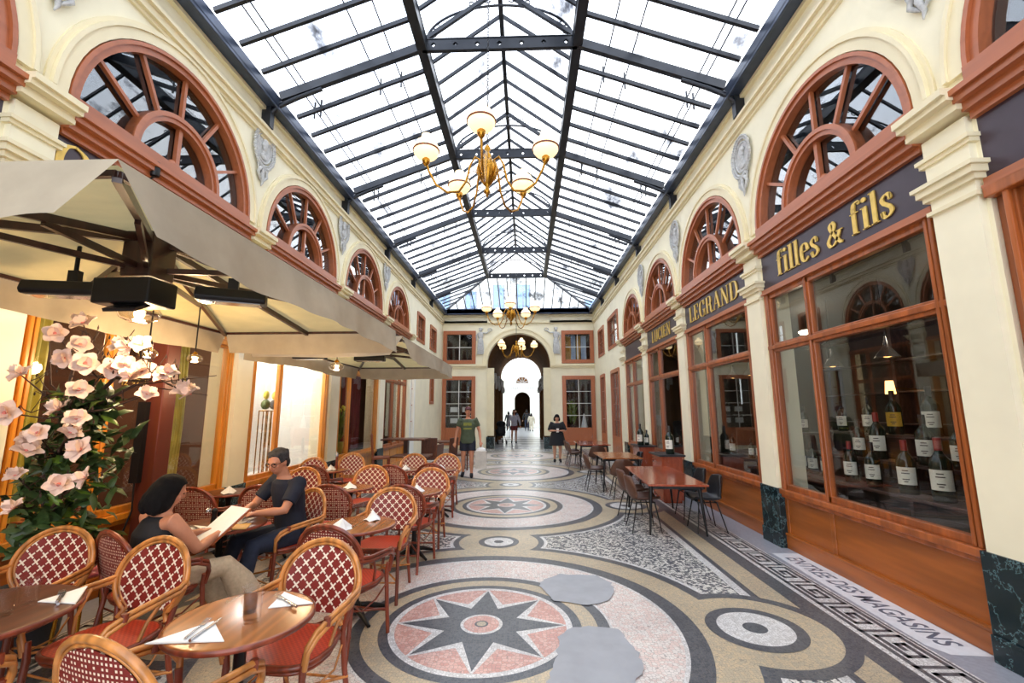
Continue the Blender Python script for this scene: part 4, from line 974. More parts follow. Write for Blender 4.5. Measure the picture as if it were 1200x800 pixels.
def shell_chair(mt,lab,loc,rz):
    t=thing('shell_chair',lab,'chair',loc,rz,'moulded shell chairs by the wine shop')
    m=MB(); prof=[(.20,.40),(.17,.415),(.05,.395),(-.08,.39),(-.16,.41),(-.20,.47),(-.225,.56),(-.245,.66),(-.255,.73)]; W=[.19,.215,.235,.235,.235,.24,.225,.19,.12]
    rows=[];n=8
    for (y,z),w_ in zip(prof,W):
        for c in range(n+1):
            u=-1+2*c/n; lift=.05*abs(u)**2.5 if z<.45 else 0; fwd=.09*abs(u)**2 if z>.43 else .0; rows.append((u*w_,y+fwd,z+lift))
    k=n+1; fs=[(r*k+c,r*k+c+1,(r+1)*k+c+1,(r+1)*k+c) for r in range(len(prof)-1) for c in range(n)]
    m.add(rows,fs,0,True); o=m.build('seat_shell',mt,t); so=o.modifiers.new('s','SOLIDIFY'); so.thickness=.022; sb=o.modifiers.new('ss','SUBSURF'); sb.levels=1; sb.render_levels=1
    for sx in (-1,1):
        for y0,y1 in ((.13,.19),(-.11,-.2)):
            m=MB(); m.tube([(sx*.12,y0,.385),(sx*.20,y1,0)],[.011,.007],8); m.build('leg',black,t)
    m=MB(); m.tube([(-.12,.13,.38),(.12,.13,.38),(.12,-.11,.38),(-.12,-.11,.38)],.009,6,closed=True); m.build('leg_frame',black,t); return t
leather=mplain('brown_leather',C(78,48,34),.45,var=.2,scale=10); blackl=mplain('black_leather',C(26,26,30),.4,var=.2,scale=10)
sc1=shell_chair(leather,'brown shell chair at the left side of the nearest rectangular table, nearer one',(1.60,6.42,0),face(1,0))
for x,y,dx,dy,l in ((1.62,7.05,1,.05,'brown shell chair at the left side of the nearest rectangular table, further one'),(1.78,8.62,.0,1,'brown shell chair at the near end of the second table, its back towards the camera'),(1.42,9.5,1,.0,'brown shell chair at the left side of the second table'),(1.85,12.0,0,1,'brown shell chair at the near end of the furthest right table'),(1.38,13.0,1,0,'brown shell chair left of the furthest right table, nearer one'),(1.38,13.75,1,0,'brown shell chair left of the furthest right table, further one')): dup(sc1,(x,y,0),face(dx,dy),l)
sc2=shell_chair(blackl,'black shell chair against the wall side of the nearest rectangular table',(2.45,6.42,0),face(-1,0))
dup(sc2,(2.52,7.15,0),face(-1,0),'black shell chair on the wall side, second from the camera'); dup(sc2,(2.30,10.0,0),face(-1,0),'black shell chair on the wall side of the second table'); 
for (x,y,z,l) in ((1.86,7.45,.661,'left'),(2.02,7.30,.661,'middle'),(2.2,7.2,.661,'right'),(1.98,7.62,.661,'rear')): wineglass(x,y,z,l+' stemmed glass on the nearest rectangular table','glasses on the nearest rectangular table')
for (x,y,l) in ((1.8,9.9,'left'),(2.0,9.95,'right')): wineglass(x,y,.681,l+' stemmed glass on the second rectangular table')
for (x,y,l) in ((1.75,13.3,'left'),(1.95,13.4,'right')): wineglass(x,y,.701,l+' stemmed glass on the furthest rectangular table')
# ================================================================ WINE BOTTLES
bgl=mplain('dark_green_bottle',C(22,34,24),.1,var=.3); capr=mplain('red_capsule',C(140,30,30),.35); capk=mplain('black_capsule',C(24,22,24),.35); lab_w=mplain('cream_wine_label',C(232,228,214),.6,var=.06,scale=60); lab_y=mplain('ochre_wine_label',C(206,160,50),.6,var=.1,scale=60)
inkm=mplain('label_ink',C(70,60,56),.6)
BT={}
def bottle(x,y,z,h,lab,cap=0,lb=0,rz=0,group='wine magnums in the shop window'):
    key=(cap,lb)
    if key not in BT:
        t=thing('wine_bottle',lab,'bottle',(x,y,z),rz,group); m=MB(); m.lathe([(0,0),(.14,0),(.15,.02),(.15,.58),(.14,.64),(.07,.74),(.05,.78),(.05,.95)],18); m.build('bottle_glass',bgl,t)
        m=MB(); m.lathe([(.054,.80),(.054,.985),(.05,1.0),(0,1.0)],14,cap=False); m.build('capsule',[capk,capr][cap],t)
        m=MB(); n=10; P=[(math.cos(PI+(-.5+k/n)*2.3)*.153,math.sin(PI+(-.5+k/n)*2.3)*.153) for k in range(n+1)]
        for a,b in zip(P,P[1:]): m.add([(a[0],a[1],.18),(b[0],b[1],.18),(b[0],b[1],.50),(a[0],a[1],.50)],[(0,1,2,3)],0,True)
        for zz,ww in ((.43,.6),(.38,.8),(.27,.7),(.23,.4)):
            Q=[(math.cos(PI+(-.5+k/6)*ww)*.155,math.sin(PI+(-.5+k/6)*ww)*.155) for k in range(7)]
            for a,b in zip(Q,Q[1:]): m.add([(a[0],a[1],zz),(b[0],b[1],zz),(b[0],b[1],zz+.018),(a[0],a[1],zz+.018)],[(0,1,2,3)],1,True)
        m.build('label',[lab_w,lab_y][lb] and [[lab_w,lab_y][lb],inkm],t); BT[key]=t; t.scale=(h,h,h); return t
    return dup(BT[key],(x,y,z),rz,lab,group,scale=h)
WB=[ # x, y, z, height, capsule, label
(3.62,6.08,.82,.40,0,0,'far left magnum on the lowest shelf behind the narrow pane'),(3.62,5.86,.82,.38,0,0,'second magnum on the lowest shelf behind the narrow pane'),(3.62,5.62,.82,.36,0,0,'third magnum on the lowest shelf, half behind the mullion'),
(3.62,5.20,.82,.44,1,0,'red capped magnum on the lowest shelf just right of the mullion'),(3.62,4.88,.82,.45,0,0,'black capped magnum on the lowest shelf, second right of the mullion'),(3.62,4.46,.82,.50,1,0,'red capped magnum with large white label in the middle of the lowest shelf'),(3.62,4.10,.82,.54,1,0,'broad red capped magnum at the right end of the lowest shelf'),
(3.86,5.36,1.08,.42,0,0,'dark magnum on the middle shelf, furthest left'),(3.86,5.08,1.08,.50,1,0,'slim magnum with red top on the middle shelf'),(3.86,4.50,1.08,.48,0,0,'magnum with picture label on the middle shelf'),(3.86,4.16,1.08,.42,0,0,'dark magnum with narrow label on the middle shelf, right of the picture label'),
(4.10,5.95,1.34,.38,0,0,'magnum on the top shelf near the mullion'),(4.10,5.50,1.34,.42,0,0,'magnum with small label on the top shelf'),(4.10,5.12,1.34,.48,0,1,'magnum with ochre yellow label on the top shelf'),(4.10,4.66,1.34,.50,0,0,'tall magnum with cream label on the top shelf'),(4.10,4.28,1.34,.38,0,0,'magnum on the top shelf at the right edge of the window')]
for x,y,z,h,c,l,lb in WB: bottle(x,y,z,h,lb,c,l,.7)
def stand(nm,lab,cat_,boxes,mt,loc=(0,0,0)):
    t=thing(nm,lab,cat_,loc)
    for k,(pn,b) in enumerate(boxes): m=MB(); m.box(*b); m.build(pn,mt,t,bevel=.004)
    return t
shelfm=mwood('dark_display_shelf',C(70,50,44),.4,False)
stand('display_shelf','stepped dark display shelf carrying the wine magnums','shelf',[('shelf',(3.48,3.76,3.3,6.2,.79,.82)),('shelf',(3.74,3.98,3.3,6.2,1.05,1.08)),('shelf',(3.98,4.24,3.3,6.2,1.31,1.34)),('side_panel',(3.5,4.24,3.3,3.34,0,.79)),('side_panel',(3.5,4.24,6.2,6.24,0,.79)),('side_panel',(3.98,4.24,3.3,3.34,.79,1.31)),('side_panel',(3.98,4.24,6.2,6.24,.79,1.31))],shelfm)
k=0
for y,h,z,x,l in ((6.35,.34,.86,3.6,0),(6.6,.40,.86,3.6,0),(6.85,.38,.86,3.6,1),(7.1,.34,.86,3.6,0),(7.35,.30,.86,3.6,0),(6.5,.36,1.3,3.95,0),(6.8,.4,1.3,3.95,0),(7.1,.42,1.3,3.95,1),(8.0,.36,.86,3.6,0)):
    bottle(x,y,z,h,'wine bottle in the second window, '+['near right on the lower shelf','second from the right on the lower shelf','ochre label on the lower shelf','fourth on the lower shelf','fifth on the lower shelf','near right on the upper shelf','second on the upper shelf','ochre label on the upper shelf','alone beside the narrow pane'][k],0,l,.7,'bottles in the second wine window'); k+=1
stand('display_shelf','dark two level shelf with bottles in the second wine window','shelf',[('shelf',(3.45,3.78,6.22,8.3,.83,.86)),('shelf',(3.8,4.1,6.22,8.3,1.27,1.3)),('side_panel',(3.45,4.1,6.22,6.26,0,.83)),('side_panel',(3.45,4.1,8.26,8.3,0,.83)),('side_panel',(3.8,4.1,6.22,6.26,.83,1.27)),('side_panel',(3.8,4.1,8.26,8.3,.83,1.27))],shelfm)
# pedestals outside with bottles
def counter(x,y,w_,L,h,lab):
    t=thing('display_counter',lab,'counter',(x,y,0)); m=MB(); m.box(-w_/2,w_/2,-L/2,L/2,h-.03,h); m.build('top',blackl,t,bevel=.004); m=MB(); m.box(-w_/2+.05,w_/2-.05,-L/2+.05,L/2-.05,.05,h-.03); m.box(-w_/2+.08,w_/2-.08,-L/2+.08,L/2-.08,0,.05); m.build('body',copper,t,bevel=.004); return t
counter(2.58,8.45,.46,.7,.83,'nearer copper brown display counter carrying one very large dark bottle'); counter(2.72,10.6,.44,.7,.83,'further display counter with several wine bottles on its black top')
bottle(2.62,8.35,.83,.50,'very large dark bottle standing on the nearer display counter',0,0,.8,'bottles on the display counters')
for x,y,h,l in ((2.62,10.45,.48,'tall bottle with cream label on the further counter'),(2.78,10.5,.34,'smaller bottle right of the tall one on the further counter'),(2.70,10.75,.36,'bottle at the back of the further counter'),(2.84,10.72,.32,'small bottle by the wall on the further counter')): bottle(x,y,.83,h,l,0,0,.8,'bottles on the display counters')
# pendants and wall lamps inside the wine shop
lampw=memit('warm_lamp',C(255,190,110),4)
PD=[None]
def pendant(x,y,z,lab):
    if PD[0]: return dup(PD[0],(x,y,z),0,lab)
    t=thing('pendant_lamp',lab,'lamp',(x,y,z),0,'metal pendant lamps in the wine shop'); m=MB(); m.lathe([(.012,.26),(.02,.22),(.03,.14),(.06,.10),(.11,.03),(.13,0)],18,cap=False); m.build('lamp_shade',steel,t); m=MB(); m.lathe([(0,.0),(.04,.01),(.04,.05),(0,.07)],12); m.build('bulb',lampw,t); m=MB(); m.tube([(0,0,.25),(0,0,3.2-z)],.004,5); m.build('cord',black,t); PD[0]=t; return t
pendant(4.3,5.35,2.22,'cone pendant lamp high in the large wine window, right one'); pendant(4.3,6.3,2.20,'cone pendant lamp high in the large wine window, left one'); pendant(4.2,8.4,2.25,'cone pendant lamp in the second window, right one'); pendant(4.2,9.1,2.25,'cone pendant lamp in the second window, left one')
for x,y,z,l in ((5.6,7.0,1.95,'left small lit wall lamp deep inside the wine shop'),(5.6,5.6,2.0,'right small lit wall lamp deep inside the wine shop')):
    t=thing('wall_lamp',l,'lamp',(x,y,z)); m=MB(); m.lathe([(.07,-.1),(.05,.1)],14,cap=False); m.build('lamp_shade',lampw,t); m=MB(); m.tube([(.0,0,0),(.6,0,-.05)],.015,6); m.build('bracket',brass,t)
# shop furniture glimpsed inside
t=thing('shelving_unit','tall dark shelving with rows of bottles at the back of the wine shop','shelves',(0,0,0)); 
m=MB(); 
for yy in (3.2,5.2,7.2,9.2): m.box(5.85,6.18,yy-.03,yy+.03,0,3)
for zz in (.4,.9,1.4,1.9,2.4,2.9): m.box(5.85,6.18,3.2,9.2,zz-.02,zz)
m.build('frame',shelfm,t)
# ================================================================ PARASOLS
def parasol(x0,x1,y0,y1,hub,lab,mast=None):
    t=thing('parasol',lab,'parasol',(0,0,0),0,None)
    ze=2.50; hx,hy,hz=hub; P=[(x0,y0),(x1,y0),(x1,y1),(x0,y1)]
    m=MB()
    n=10
    for (a,b) in zip(P,P[1:]+P[:1]):
        rows=[]
        for r in range(n+1):
            f=r/n
            for c in range(n+1):
                g=c/n; ex=a[0]+(b[0]-a[0])*g; ey=a[1]+(b[1]-a[1])*g; sag=-.05*math.sin(PI*g)*math.sin(PI*min(1,f*1.0))*(.6)
                rows.append((ex+(hx-ex)*f,ey+(hy-ey)*f,ze+(hz-ze)*f+sag*.6))
        W=n+1; m.add(rows,[(r*W+c,r*W+c+1,(r+1)*W+c+1,(r+1)*W+c) for r in range(n) for c in range(n)],0,True)
    m.build('canopy',canvas,t)
    for i,(a,b) in enumerate(zip(P,P[1:]+P[:1])):
        m=MB(); L=math.hypot(b[0]-a[0],b[1]-a[1]); nn=int(L/.05); ox,oy=(b[1]-a[1])/L,-(b[0]-a[0])/L; rr=7; rows=[]
        dx,dy=(b[0]-a[0])/L,(b[1]-a[1])/L
        for r in range(rr+1):
            f=r/rr
            for c in range(nn+1):
                g=c/nn; s_=g*L; edge=.10*f*(1 if i in (0,1) else .3)-.026*(1-f); s2=edge+(L-2*edge)*g
                w_=.03*math.sin(s_*4.3+i+.8*math.sin(s_*1.7))*f+.014*math.sin(s_*11+2*i)*f+.035*f
                drop=.25+.015*math.sin(s_*2.3)
                rows.append((a[0]+dx*s2+ox*(w_+.022),a[1]+dy*s2+oy*(w_+.022),ze+.012-drop*f+.01*math.sin(s_*3)*f))
        W=nn+1; m.add(rows,[(r*W+c,r*W+c+1,(r+1)*W+c+1,(r+1)*W+c) for r in range(rr) for c in range(nn)],0,True)
        m.build('valance',valance_m,t)
    for k,(cx,cy) in enumerate(P+[((P[q][0]+P[(q+1)%4][0])/2,(P[q][1]+P[(q+1)%4][1])/2) for q in range(4)]):
        m=MB(); m.beam((hx,hy,hz-.05),(cx+(hx-cx)*.02,cy+(hy-cy)*.02,ze-.03),.03,.045); m.build('rib',wood_d,t)
        m=MB(); f=.52; m.beam((hx,hy,hz-.26),(hx+(cx-hx)*f,hy+(cy-hy)*f,hz+(ze-hz)*f-.07),.026,.036); m.build('strut',wood_d,t)
    m=MB()
    for a,b in zip(P,P[1:]+P[:1]): m.beam((a[0]+(hx-a[0])*.02,a[1]+(hy-a[1])*.02,ze-.02),(b[0]+(hx-b[0])*.02,b[1]+(hy-b[1])*.02,ze-.02),.022,.025)
    m.build('edge_frame',wood_d,t)
    m=MB(); m.box(hx-.1,hx+.1,hy-.1,hy+.1,hz-.32,hz-.02); m.box(hx-.06,hx+.06,hy-.06,hy+.06,hz-.05,hz+.12); m.build('hub',wood_d,t,bevel=.01)
    if mast:
        mx,my=mast; m=MB(); m.cbox((mx,my,1.48),(.17,.17,2.96)); m.build('mast',mwood('reddish_brown_mast',C(88,40,30),.3,True,contrast=.1),t,bevel=.01)
        m=MB(); m.box(mx-.25,mx+.12,my-.22,my+.22,0,.06); m.build('base',black,t); m=MB(); m.box(mx-.10,mx-.02,my-.14,my-.09,.95,1.7); m.tube([(mx-.06,my-.12,.95),(mx-.05,my-.12,.7),(mx-.1,my-.14,.5),(mx-.08,my-.12,.1)],.008,6); m.build('cable_box',black,t)
        m=MB(); m.beam((mx,my,2.93),(hx,hy,hz+.14),.07,.09); m.build('arm',wood_d,t)
    else:
        m=MB(); m.beam((XL+.0,hy,2.95),(hx,hy,hz+.12),.07,.09); m.build('arm',wood_d,t)
    return t
parasol(-3.42,-1.50,1.46,4.87,(-2.48,2.72,2.78),'large cream square parasol over the near tables, closest to the camera',(-3.60,4.28))
parasol(-3.42,-1.52,5.28,8.95,(-2.47,7.1,2.80),'second cream square parasol over the far tables of the terrace')
def heater(x,y,z,L,rz,lab,tilt=.35):
    t=thing('patio_heater',lab,'heater',(x,y,z),rz,'black strip heaters under the parasols')
    m=MB(); pr=[(-.075,-.02),(-.06,-.045),(.06,-.045),(.075,-.02),(.06,.04),(-.06,.04)]
    m.slab([(-L/2,a,b) for a,b in pr],(L,0,0)); m.build('housing',black,t,bevel=.008)
    m=MB(); m.box(-L/2+.03,L/2-.03,-.045,.045,-.052,-.044); m.build('grille',steel,t)
    m=MB(); m.box(-.03,.03,-.02,.02,.03,.12); m.tube([(0,0,.1),(0,0,.30)],.012,6); m.build('bracket',black,t); return t
heater(-2.86,2.62,2.37,.50,.18,'black strip heater under the first parasol, left of the hub'); heater(-1.95,2.80,2.36,.40,.45,'black strip heater under the first parasol, right of the hub')
heater(-3.12,6.25,2.40,.46,0,'black strip heater under the second parasol, left one'); heater(-2.42,6.75,2.42,.46,.1,'black strip heater under the second parasol, right one')
t=thing('speaker_box','black box with slanted glossy underside fixed below the first parasol hub','speaker',(-2.43,2.60,2.30)); m=MB(); m.cbox((0,0,.03),(.36,.22,.16)); m.build('housing',black,t,bevel=.012); m=MB(); m.cbox((.02,-.05,-.06),(.2,.16,.02),rx=.5); m.build('glass_face',mplain('glossy_black',C(70,66,66),.05,.6),t)
ribbed=mglass('amber_ribbed_glass',(1,.94,.82,1),k=3,rough=.08)
bulb=memit('warm_bulb',C(255,214,150),7)
LP=[None]
def pend(x,y,z,ztop,r,lab,pw=10):
    c=None
    if LP[0] is None:
        t=thing('pendant_lamp',lab,'lamp',(x,y,z),0,'ribbed glass pendant lamps of the terrace'); m=MB(); m.lathe([(.02,.075),(.05,.065),(.10,.035),(.118,0),(.10,-.04),(.05,-.065),(0,-.07)],28,cap=False); m.build('glass_shade',ribbed,t)
        m=MB(); m.ell((0,0,-.01),(.03,.03,.035)); m.build('bulb',bulb,t); m=MB(); m.lathe([(.0,.12),(.015,.11),(.035,.09),(.04,.07)],14); m.tube([(0,0,.1),(0,0,.14)],.006,6); m.build('fitting',brass,t); LP[0]=t
    else: t=dup(LP[0],(x,y,z),0,lab)
    t.scale=(r/.118,)*3; m=MB(); m.tube([(0,0,.12),(0,0,(ztop-z)*.118/r)],.006*.118/r,6); m.build('cord',black,t)
    l=bpy.data.lights.new('bulb_light','POINT'); l.energy=pw; l.color=(1,.72,.42); l.shadow_soft_size=.06; o=bpy.data.objects.new('bulb_light',l); COL.objects.link(o); o.location=(0,0,-.14); o.parent=t
    return t
pend(-2.50,2.72,2.24,2.46,.118,'large round ribbed glass lamp hanging under the first parasol hub',16)
pend(-3.10,3.50,2.08,2.60,.07,'small bell lamp near the mast, left of two',9); pend(-3.05,3.95,2.09,2.58,.065,'small bell lamp near the mast, right of two',9)
pend(-2.36,5.42,2.16,2.52,.09,'ribbed glass lamp hanging under the second parasol',14)
t=thing('spotlight','small black cylindrical spotlight on the ledge above the first parasol','spotlight',(-3.66,3.95,3.98)); m=MB(); m.lathe([(.035,-.07),(.04,-.06),(.04,.07),(.03,.08)],14); m.build('housing',black,t); m=MB(); m.tube([(0,0,-.07),(-.05,0,-.10),(-.12,0,-.10)],.01,6); m.build('bracket',black,t)
# restaurant and shop interiors: lights that hang inside
def shoplight(x,y,z,e,col,lab,nm='ceiling_lamp'):
    t=thing(nm,lab,'lamp',(x,y,z)); m=MB(); m.lathe([(0,-.05),(.10,-.04),(.13,0),(.1,.02),(0,.03)],16); m.build('diffuser',memit(nm+'_glow_%d'%len(MATS),tuple(col)+(1,),12),t); m=MB(); m.tube([(0,0,.02),(0,0,3.2-z)],.006,5); m.build('rod',black,t)
    l=bpy.data.lights.new('lamp_light','POINT'); l.energy=e; l.color=col; l.shadow_soft_size=.12; o=bpy.data.objects.new('lamp_light',l); COL.objects.link(o); o.location=(0,0,-.2); o.parent=t
shoplight(-5.2,4.0,2.6,60,(1,.7,.42),'warm ceiling lamp inside the restaurant behind the couple'); shoplight(-4.6,6.4,3.0,60,(1,.95,.88),'bright lamp inside the florist display','shop_lamp'); shoplight(-4.6,7.6,3.0,60,(1,.95,.88),'second bright lamp inside the florist display','shop_lamp')
shoplight(-5.0,10.0,2.7,40,(1,.75,.5),'warm lamp inside the shop with red curtains'); shoplight(-5.0,12.8,2.8,70,(1,.8,.55),'warm lamp inside the far left shop'); shoplight(-5.2,1.6,2.6,50,(1,.7,.42),'warm lamp inside the near left restaurant room')
shoplight(4.7,4.6,2.9,10,(1,.82,.6),'dim added lamp brightening the magnums in the wine shop'); shoplight(4.7,7.4,2.9,10,(1,.82,.6),'dim added lamp brightening the second wine shop bay')  # both lamps are added to brighten the bottles behind the glass
# curtains
def curtain(x,y0,y1,z0,z1,mt,lab,tie=None):
    t=thing('curtain',lab,'curtain',(x,0,0)); m=MB(); n=60; rows=14; V=[]
    for r in range(rows+1):
        f=r/rows; z=z1+(z0-z1)*f
        for c in range(n+1):
            g=c/n; w=1.0
            if tie: w=1-.62*math.exp(-((f-.72)/.22)**2)
            y=y1-(y1-y0)*w*(1-g) if tie else y0+(y1-y0)*g
            V.append((.03*math.sin(g*42+f*1.5)+.012*math.sin(g*91),y,z))
    W=n+1; m.add(V,[(r*W+c,r*W+c+1,(r+1)*W+c+1,(r+1)*W+c) for r in range(rows) for c in range(n)],0,True); m.build('drape',mt,t); return t
silk=mplain('yellow_green_silk',C(190,176,84),.35,var=.25,scale=4); redv=mplain('dark_red_velvet',C(110,24,30),.6,var=.2,scale=4); purp=mplain('plum_drape',C(92,52,66),.6,var=.2)
curtain(-4.06,4.75,5.15,.75,3.3,silk,'yellow green silk curtain tied back in the restaurant window behind the couple',True); curtain(-4.06,3.15,3.6,.75,3.3,silk,'yellow green silk curtain behind the magnolia in the near window')
curtain(-4.1,9.75,10.9,.75,3.2,redv,'dark red curtain in the shop window behind the brown bar chair'); curtain(-4.1,11.9,12.3,.7,3.2,purp,'plum curtain in the far left shop')
# florist display
pinkb=mplain('pink_paper_flower',C(238,150,180),.6,var=.1); orb=mplain('orange_paper_flower',C(244,160,70),.6,var=.15); stemm=mplain('green_stem',C(96,110,60),.6)
def paperflower(x,y,z,r,mt,lab,ctr=None):
    t=thing('paper_flower',lab,'flower',(x,y,z)); m=MB()
    for k in range(9):
        a=2*PI*k/9; m.ell((0,r*.55*math.cos(a),r*.55*math.sin(a)),(r*.16,r*.42,r*.26),0,8,5,Matrix.Rotation(a,3,'X'))
    m.ell((.02,0,0),(r*.2,r*.3,r*.3)); m.build('petals',mt,t); m=MB(); m.tube([(0,0,-r*.4),(0,.02,-r-.3),(0,0,.6-z)],.006,5); m.build('stem',stemm,t)
    if ctr: m=MB(); m.ell((.05,0,0),(.03,r*.22,r*.22)); m.build('center',black,t)
paperflower(-4.15,6.36,1.55,.20,pinkb,'large pink paper flower in the florist window'); paperflower(-4.12,6.34,1.16,.13,orb,'orange sunflower with black centre below the pink flower',1); paperflower(-4.15,6.38,2.02,.12,orb,'orange paper flower above the pink one'); paperflower(-4.15,6.42,2.28,.10,orb,'topmost small orange paper flower')
for k,(y,z,l) in enumerate(((6.98,1.62,'left'),(7.22,1.62,'right'))):
    t=thing('floral_stand',l+' tall brass flower stand with glass tube in the florist window','stand',(-4.15,y,.55)); m=MB()
    for dx,dy in ((-.06,-.06),(.06,-.06),(.06,.06),(-.06,.06)): m.tube([(dx,dy,0),(dx,dy,z-.55)],.009,5)
    m.tube([(-.06,-.06,z-.55),(.06,-.06,z-.55),(.06,.06,z-.55),(-.06,.06,z-.55)],.009,5,closed=True); m.build('frame',brass,t); m=MB(); m.ell((0,0,z-.45),(.07,.07,.08)); m.build('bouquet',[stemm,mplain('dark_posy',C(60,50,50),.6)][k],t)
    m=MB(); m.ell((0,0,z-.30),(.045,.045,.07)); m.build('blossom',mplain('yellow_posy%d'%k,C(226,210,90),.6),t)
t=thing('window_poster','white notice with dense black lettering in the florist window','poster',(-3.93,5.98,1.42)); m=MB(); m.box(0,.004,-.11,.11,-.26,.26); m.build('sheet',paper,t)
rnd=random.Random(8); 
m=MB()
for r in range(9):
    y=-.09
    while y<.08:
        w_=rnd.uniform(.012,.035); z=.2-r*.05; m.box(.004,.006,y,y+w_,z,z+rnd.uniform(.02,.036)); y+=w_+.008
m.build('print',black,t)
def winword(txt,size,loc,label,mt):
    cu=bpy.data.curves.new('t','FONT'); cu.body=txt; cu.size=size; cu.extrude=.001
    o=bpy.data.objects.new('t',cu); me=bpy.data.meshes.new_from_object(o); bpy.data.objects.remove(o); me.materials.clear(); me.materials.append(mt); me.name='lettering'
    o=bpy.data.objects.new('window_lettering',me); COL.objects.link(o); o.matrix_world=Matrix.Translation(loc)@Matrix.Rotation(PI/2,4,'Z')@Matrix.Rotation(PI/2,4,'X'); tag(o,label,'lettering')
winword('DEBEAULIEU',.085,(-3.86,6.95,2.38),'white capital lettering on the florist window glass',paper); winword('fleuriste',.085,(-3.86,6.99,2.26),'second line of white lettering on the florist window glass',paper)
winword('42 97 27 00',.10,(-3.86,4.08,1.86),'gold telephone number lettering on the restaurant window',gold)
# pot plants, bar furniture on the far left
leafm=mplain('glossy_green_leaf',C(62,84,44),.4,var=.4,scale=9); leafb=mplain('bright_green_leaf',C(110,140,50),.4,var=.3,scale=9)
def leaf(m,p,d,L,w_,mat=0,rnd=random):
    d=Vector(d).normalized(); s_=d.cross(Vector((rnd.uniform(-1,1),rnd.uniform(-1,1),1))).normalized(); p=Vector(p); nrm=s_.cross(d)*.12*L
    m.add([p,p+d*L*.3+s_*w_-nrm*.3,p+d*L*.7+s_*w_*.8,p+d*L-nrm,p+d*L*.7-s_*w_*.8,p+d*L*.3-s_*w_-nrm*.3,p+d*L*.5+nrm],[(0,1,6),(1,2,6),(2,3,6),(3,4,6),(4,5,6),(5,0,6)],mat,True)
def potplant(x,y,z,h,lab,potm,fl=None):
    t=thing('potted_plant',lab,'plant',(x,y,z)); m=MB(); m.lathe([(.08,0),(.11,.22),(.115,.24),(.1,.24),(.09,.2),(0,.2)],16); m.build('pot',potm,t); m=MB(); rnd=random.Random(int(y*10))
    for k in range(46):
        a=rnd.uniform(0,2*PI); r=rnd.uniform(0,.06); leaf(m,(r*math.cos(a),r*math.sin(a),.2+rnd.random()*h*.6),(math.cos(a)*.5,math.sin(a)*.5,rnd.uniform(.7,1.6)),h*.4,.025,0,rnd)
    m.build('foliage',leafb,t)['kind']='stuff'
    if fl:
        for q in range(7): m=MB(); a=q*2.4; m.ell((.09*math.cos(a),.09*math.sin(a),.25+h*.7+.05*math.sin(q*3)),(.03,.03,.04),0,8,6); m.build('flower',fl,t)
potplant(-4.05,9.62,.72,1.0,'yellow flowering plant in a pale pot in the red curtained window',mplain('yellow_green_pot',C(170,166,70),.5),mplain('yellow_petal',C(240,220,60),.5)); potplant(-4.0,11.9,.70,.55,'small yellow plant at the far left shop window',mplain('gold_pot',C(190,160,60),.5),mplain('yellow_petal2',C(240,220,60),.5))
dt=bottle(-4.05,9.2,.72,.34,'dark wine bottle in the red curtained window',0,0,PI-.3,'bottles in the left shop')
def sqtable(x,y,w_,L,h,lab):
    t=thing('wooden_table',lab,'table',(x,y,0)); m=MB(); m.box(-w_/2,w_/2,-L/2,L/2,h-.035,h); m.build('tabletop',tabledark,t,bevel=.005); m=MB(); m.cbox((0,0,h/2),(.1,.1,h-.05)); m.build('column',wood_d,t); m=MB(); m.box(-.25,.25,-.04,.04,0,.05); m.box(-.04,.04,-.25,.25,0,.05); m.build('base',wood_d,t)
sqtable(-2.92,10.9,1.05,.7,.96,'high brown wooden table on one column beside the brown bar chair'); sqtable(-2.52,9.9,.8,.6,.66,'low wooden table just in front of the high table'); sqtable(-2.35,12.4,.8,.8,.80,'further brown wooden table near the white wall')
def woodchair(x,y,sh,rz,lab,mt=tabledark,sm=None):
    t=thing('wooden_chair',lab,'chair',(x,y,0),rz,'brown wooden chairs at the far left tables')
    m=MB(); m.box(-.2,.2,-.2,.2,sh-.05,sh); m.build('seat',sm or mt,t,bevel=.01); m=MB(); m.cbox((0,-.2,sh+.25),(.40,.04,.5),rx=.08); m.build('backrest',sm or mt,t,bevel=.01)
    for sx in (-1,1):
        for sy in (-1,1): m=MB(); m.cbox((sx*.17,sy*.17,(sh-.05)/2),(.04,.04,sh-.05)); m.build('leg',mt,t)
    m=MB(); m.beam((-.17,.17,.15),(.17,.17,sh-.1),.025,.03); m.beam((.17,.17,.15),(-.17,.17,sh-.1),.025,.03); m.build('cross_brace',rattan_r,t); return t
woodchair(-3.30,10.2,.60,-1.2,'brown leather bar chair with red cross braces beside the left wall',rattan_r,mplain('cognac_leather',C(150,84,56),.5)); woodchair(-2.05,11.6,.44,1.2,'dark wooden chair at the right end of the far wooden tables'); woodchair(-1.85,12.6,.44,1.9,'furthest dark wooden chair beside the walking man'); woodchair(-2.5,11.6,.44,.2,'dark chair behind the high brown table')
woodchair(-2.05,9.6,.42,1.4,'dark wooden chair at the right of the low wooden table')
# pink round stool at lower left
t=thing('side_stool','small stool with pink round top between the two left rattan chairs','stool',(-3.05,3.16,0)); m=MB(); m.lathe([(0,.5),(.13,.5),(.14,.515),(.13,.53),(0,.535)],24); m.build('seat',mplain('pink_top',C(214,110,120),.4,var=.1),t)
for k in range(4): a=PI/4+k*PI/2; m=MB(); m.tube([(.09*math.cos(a),.09*math.sin(a),.5),(.13*math.cos(a),.13*math.sin(a),0)],.012,6); m.build('leg',brass,t)
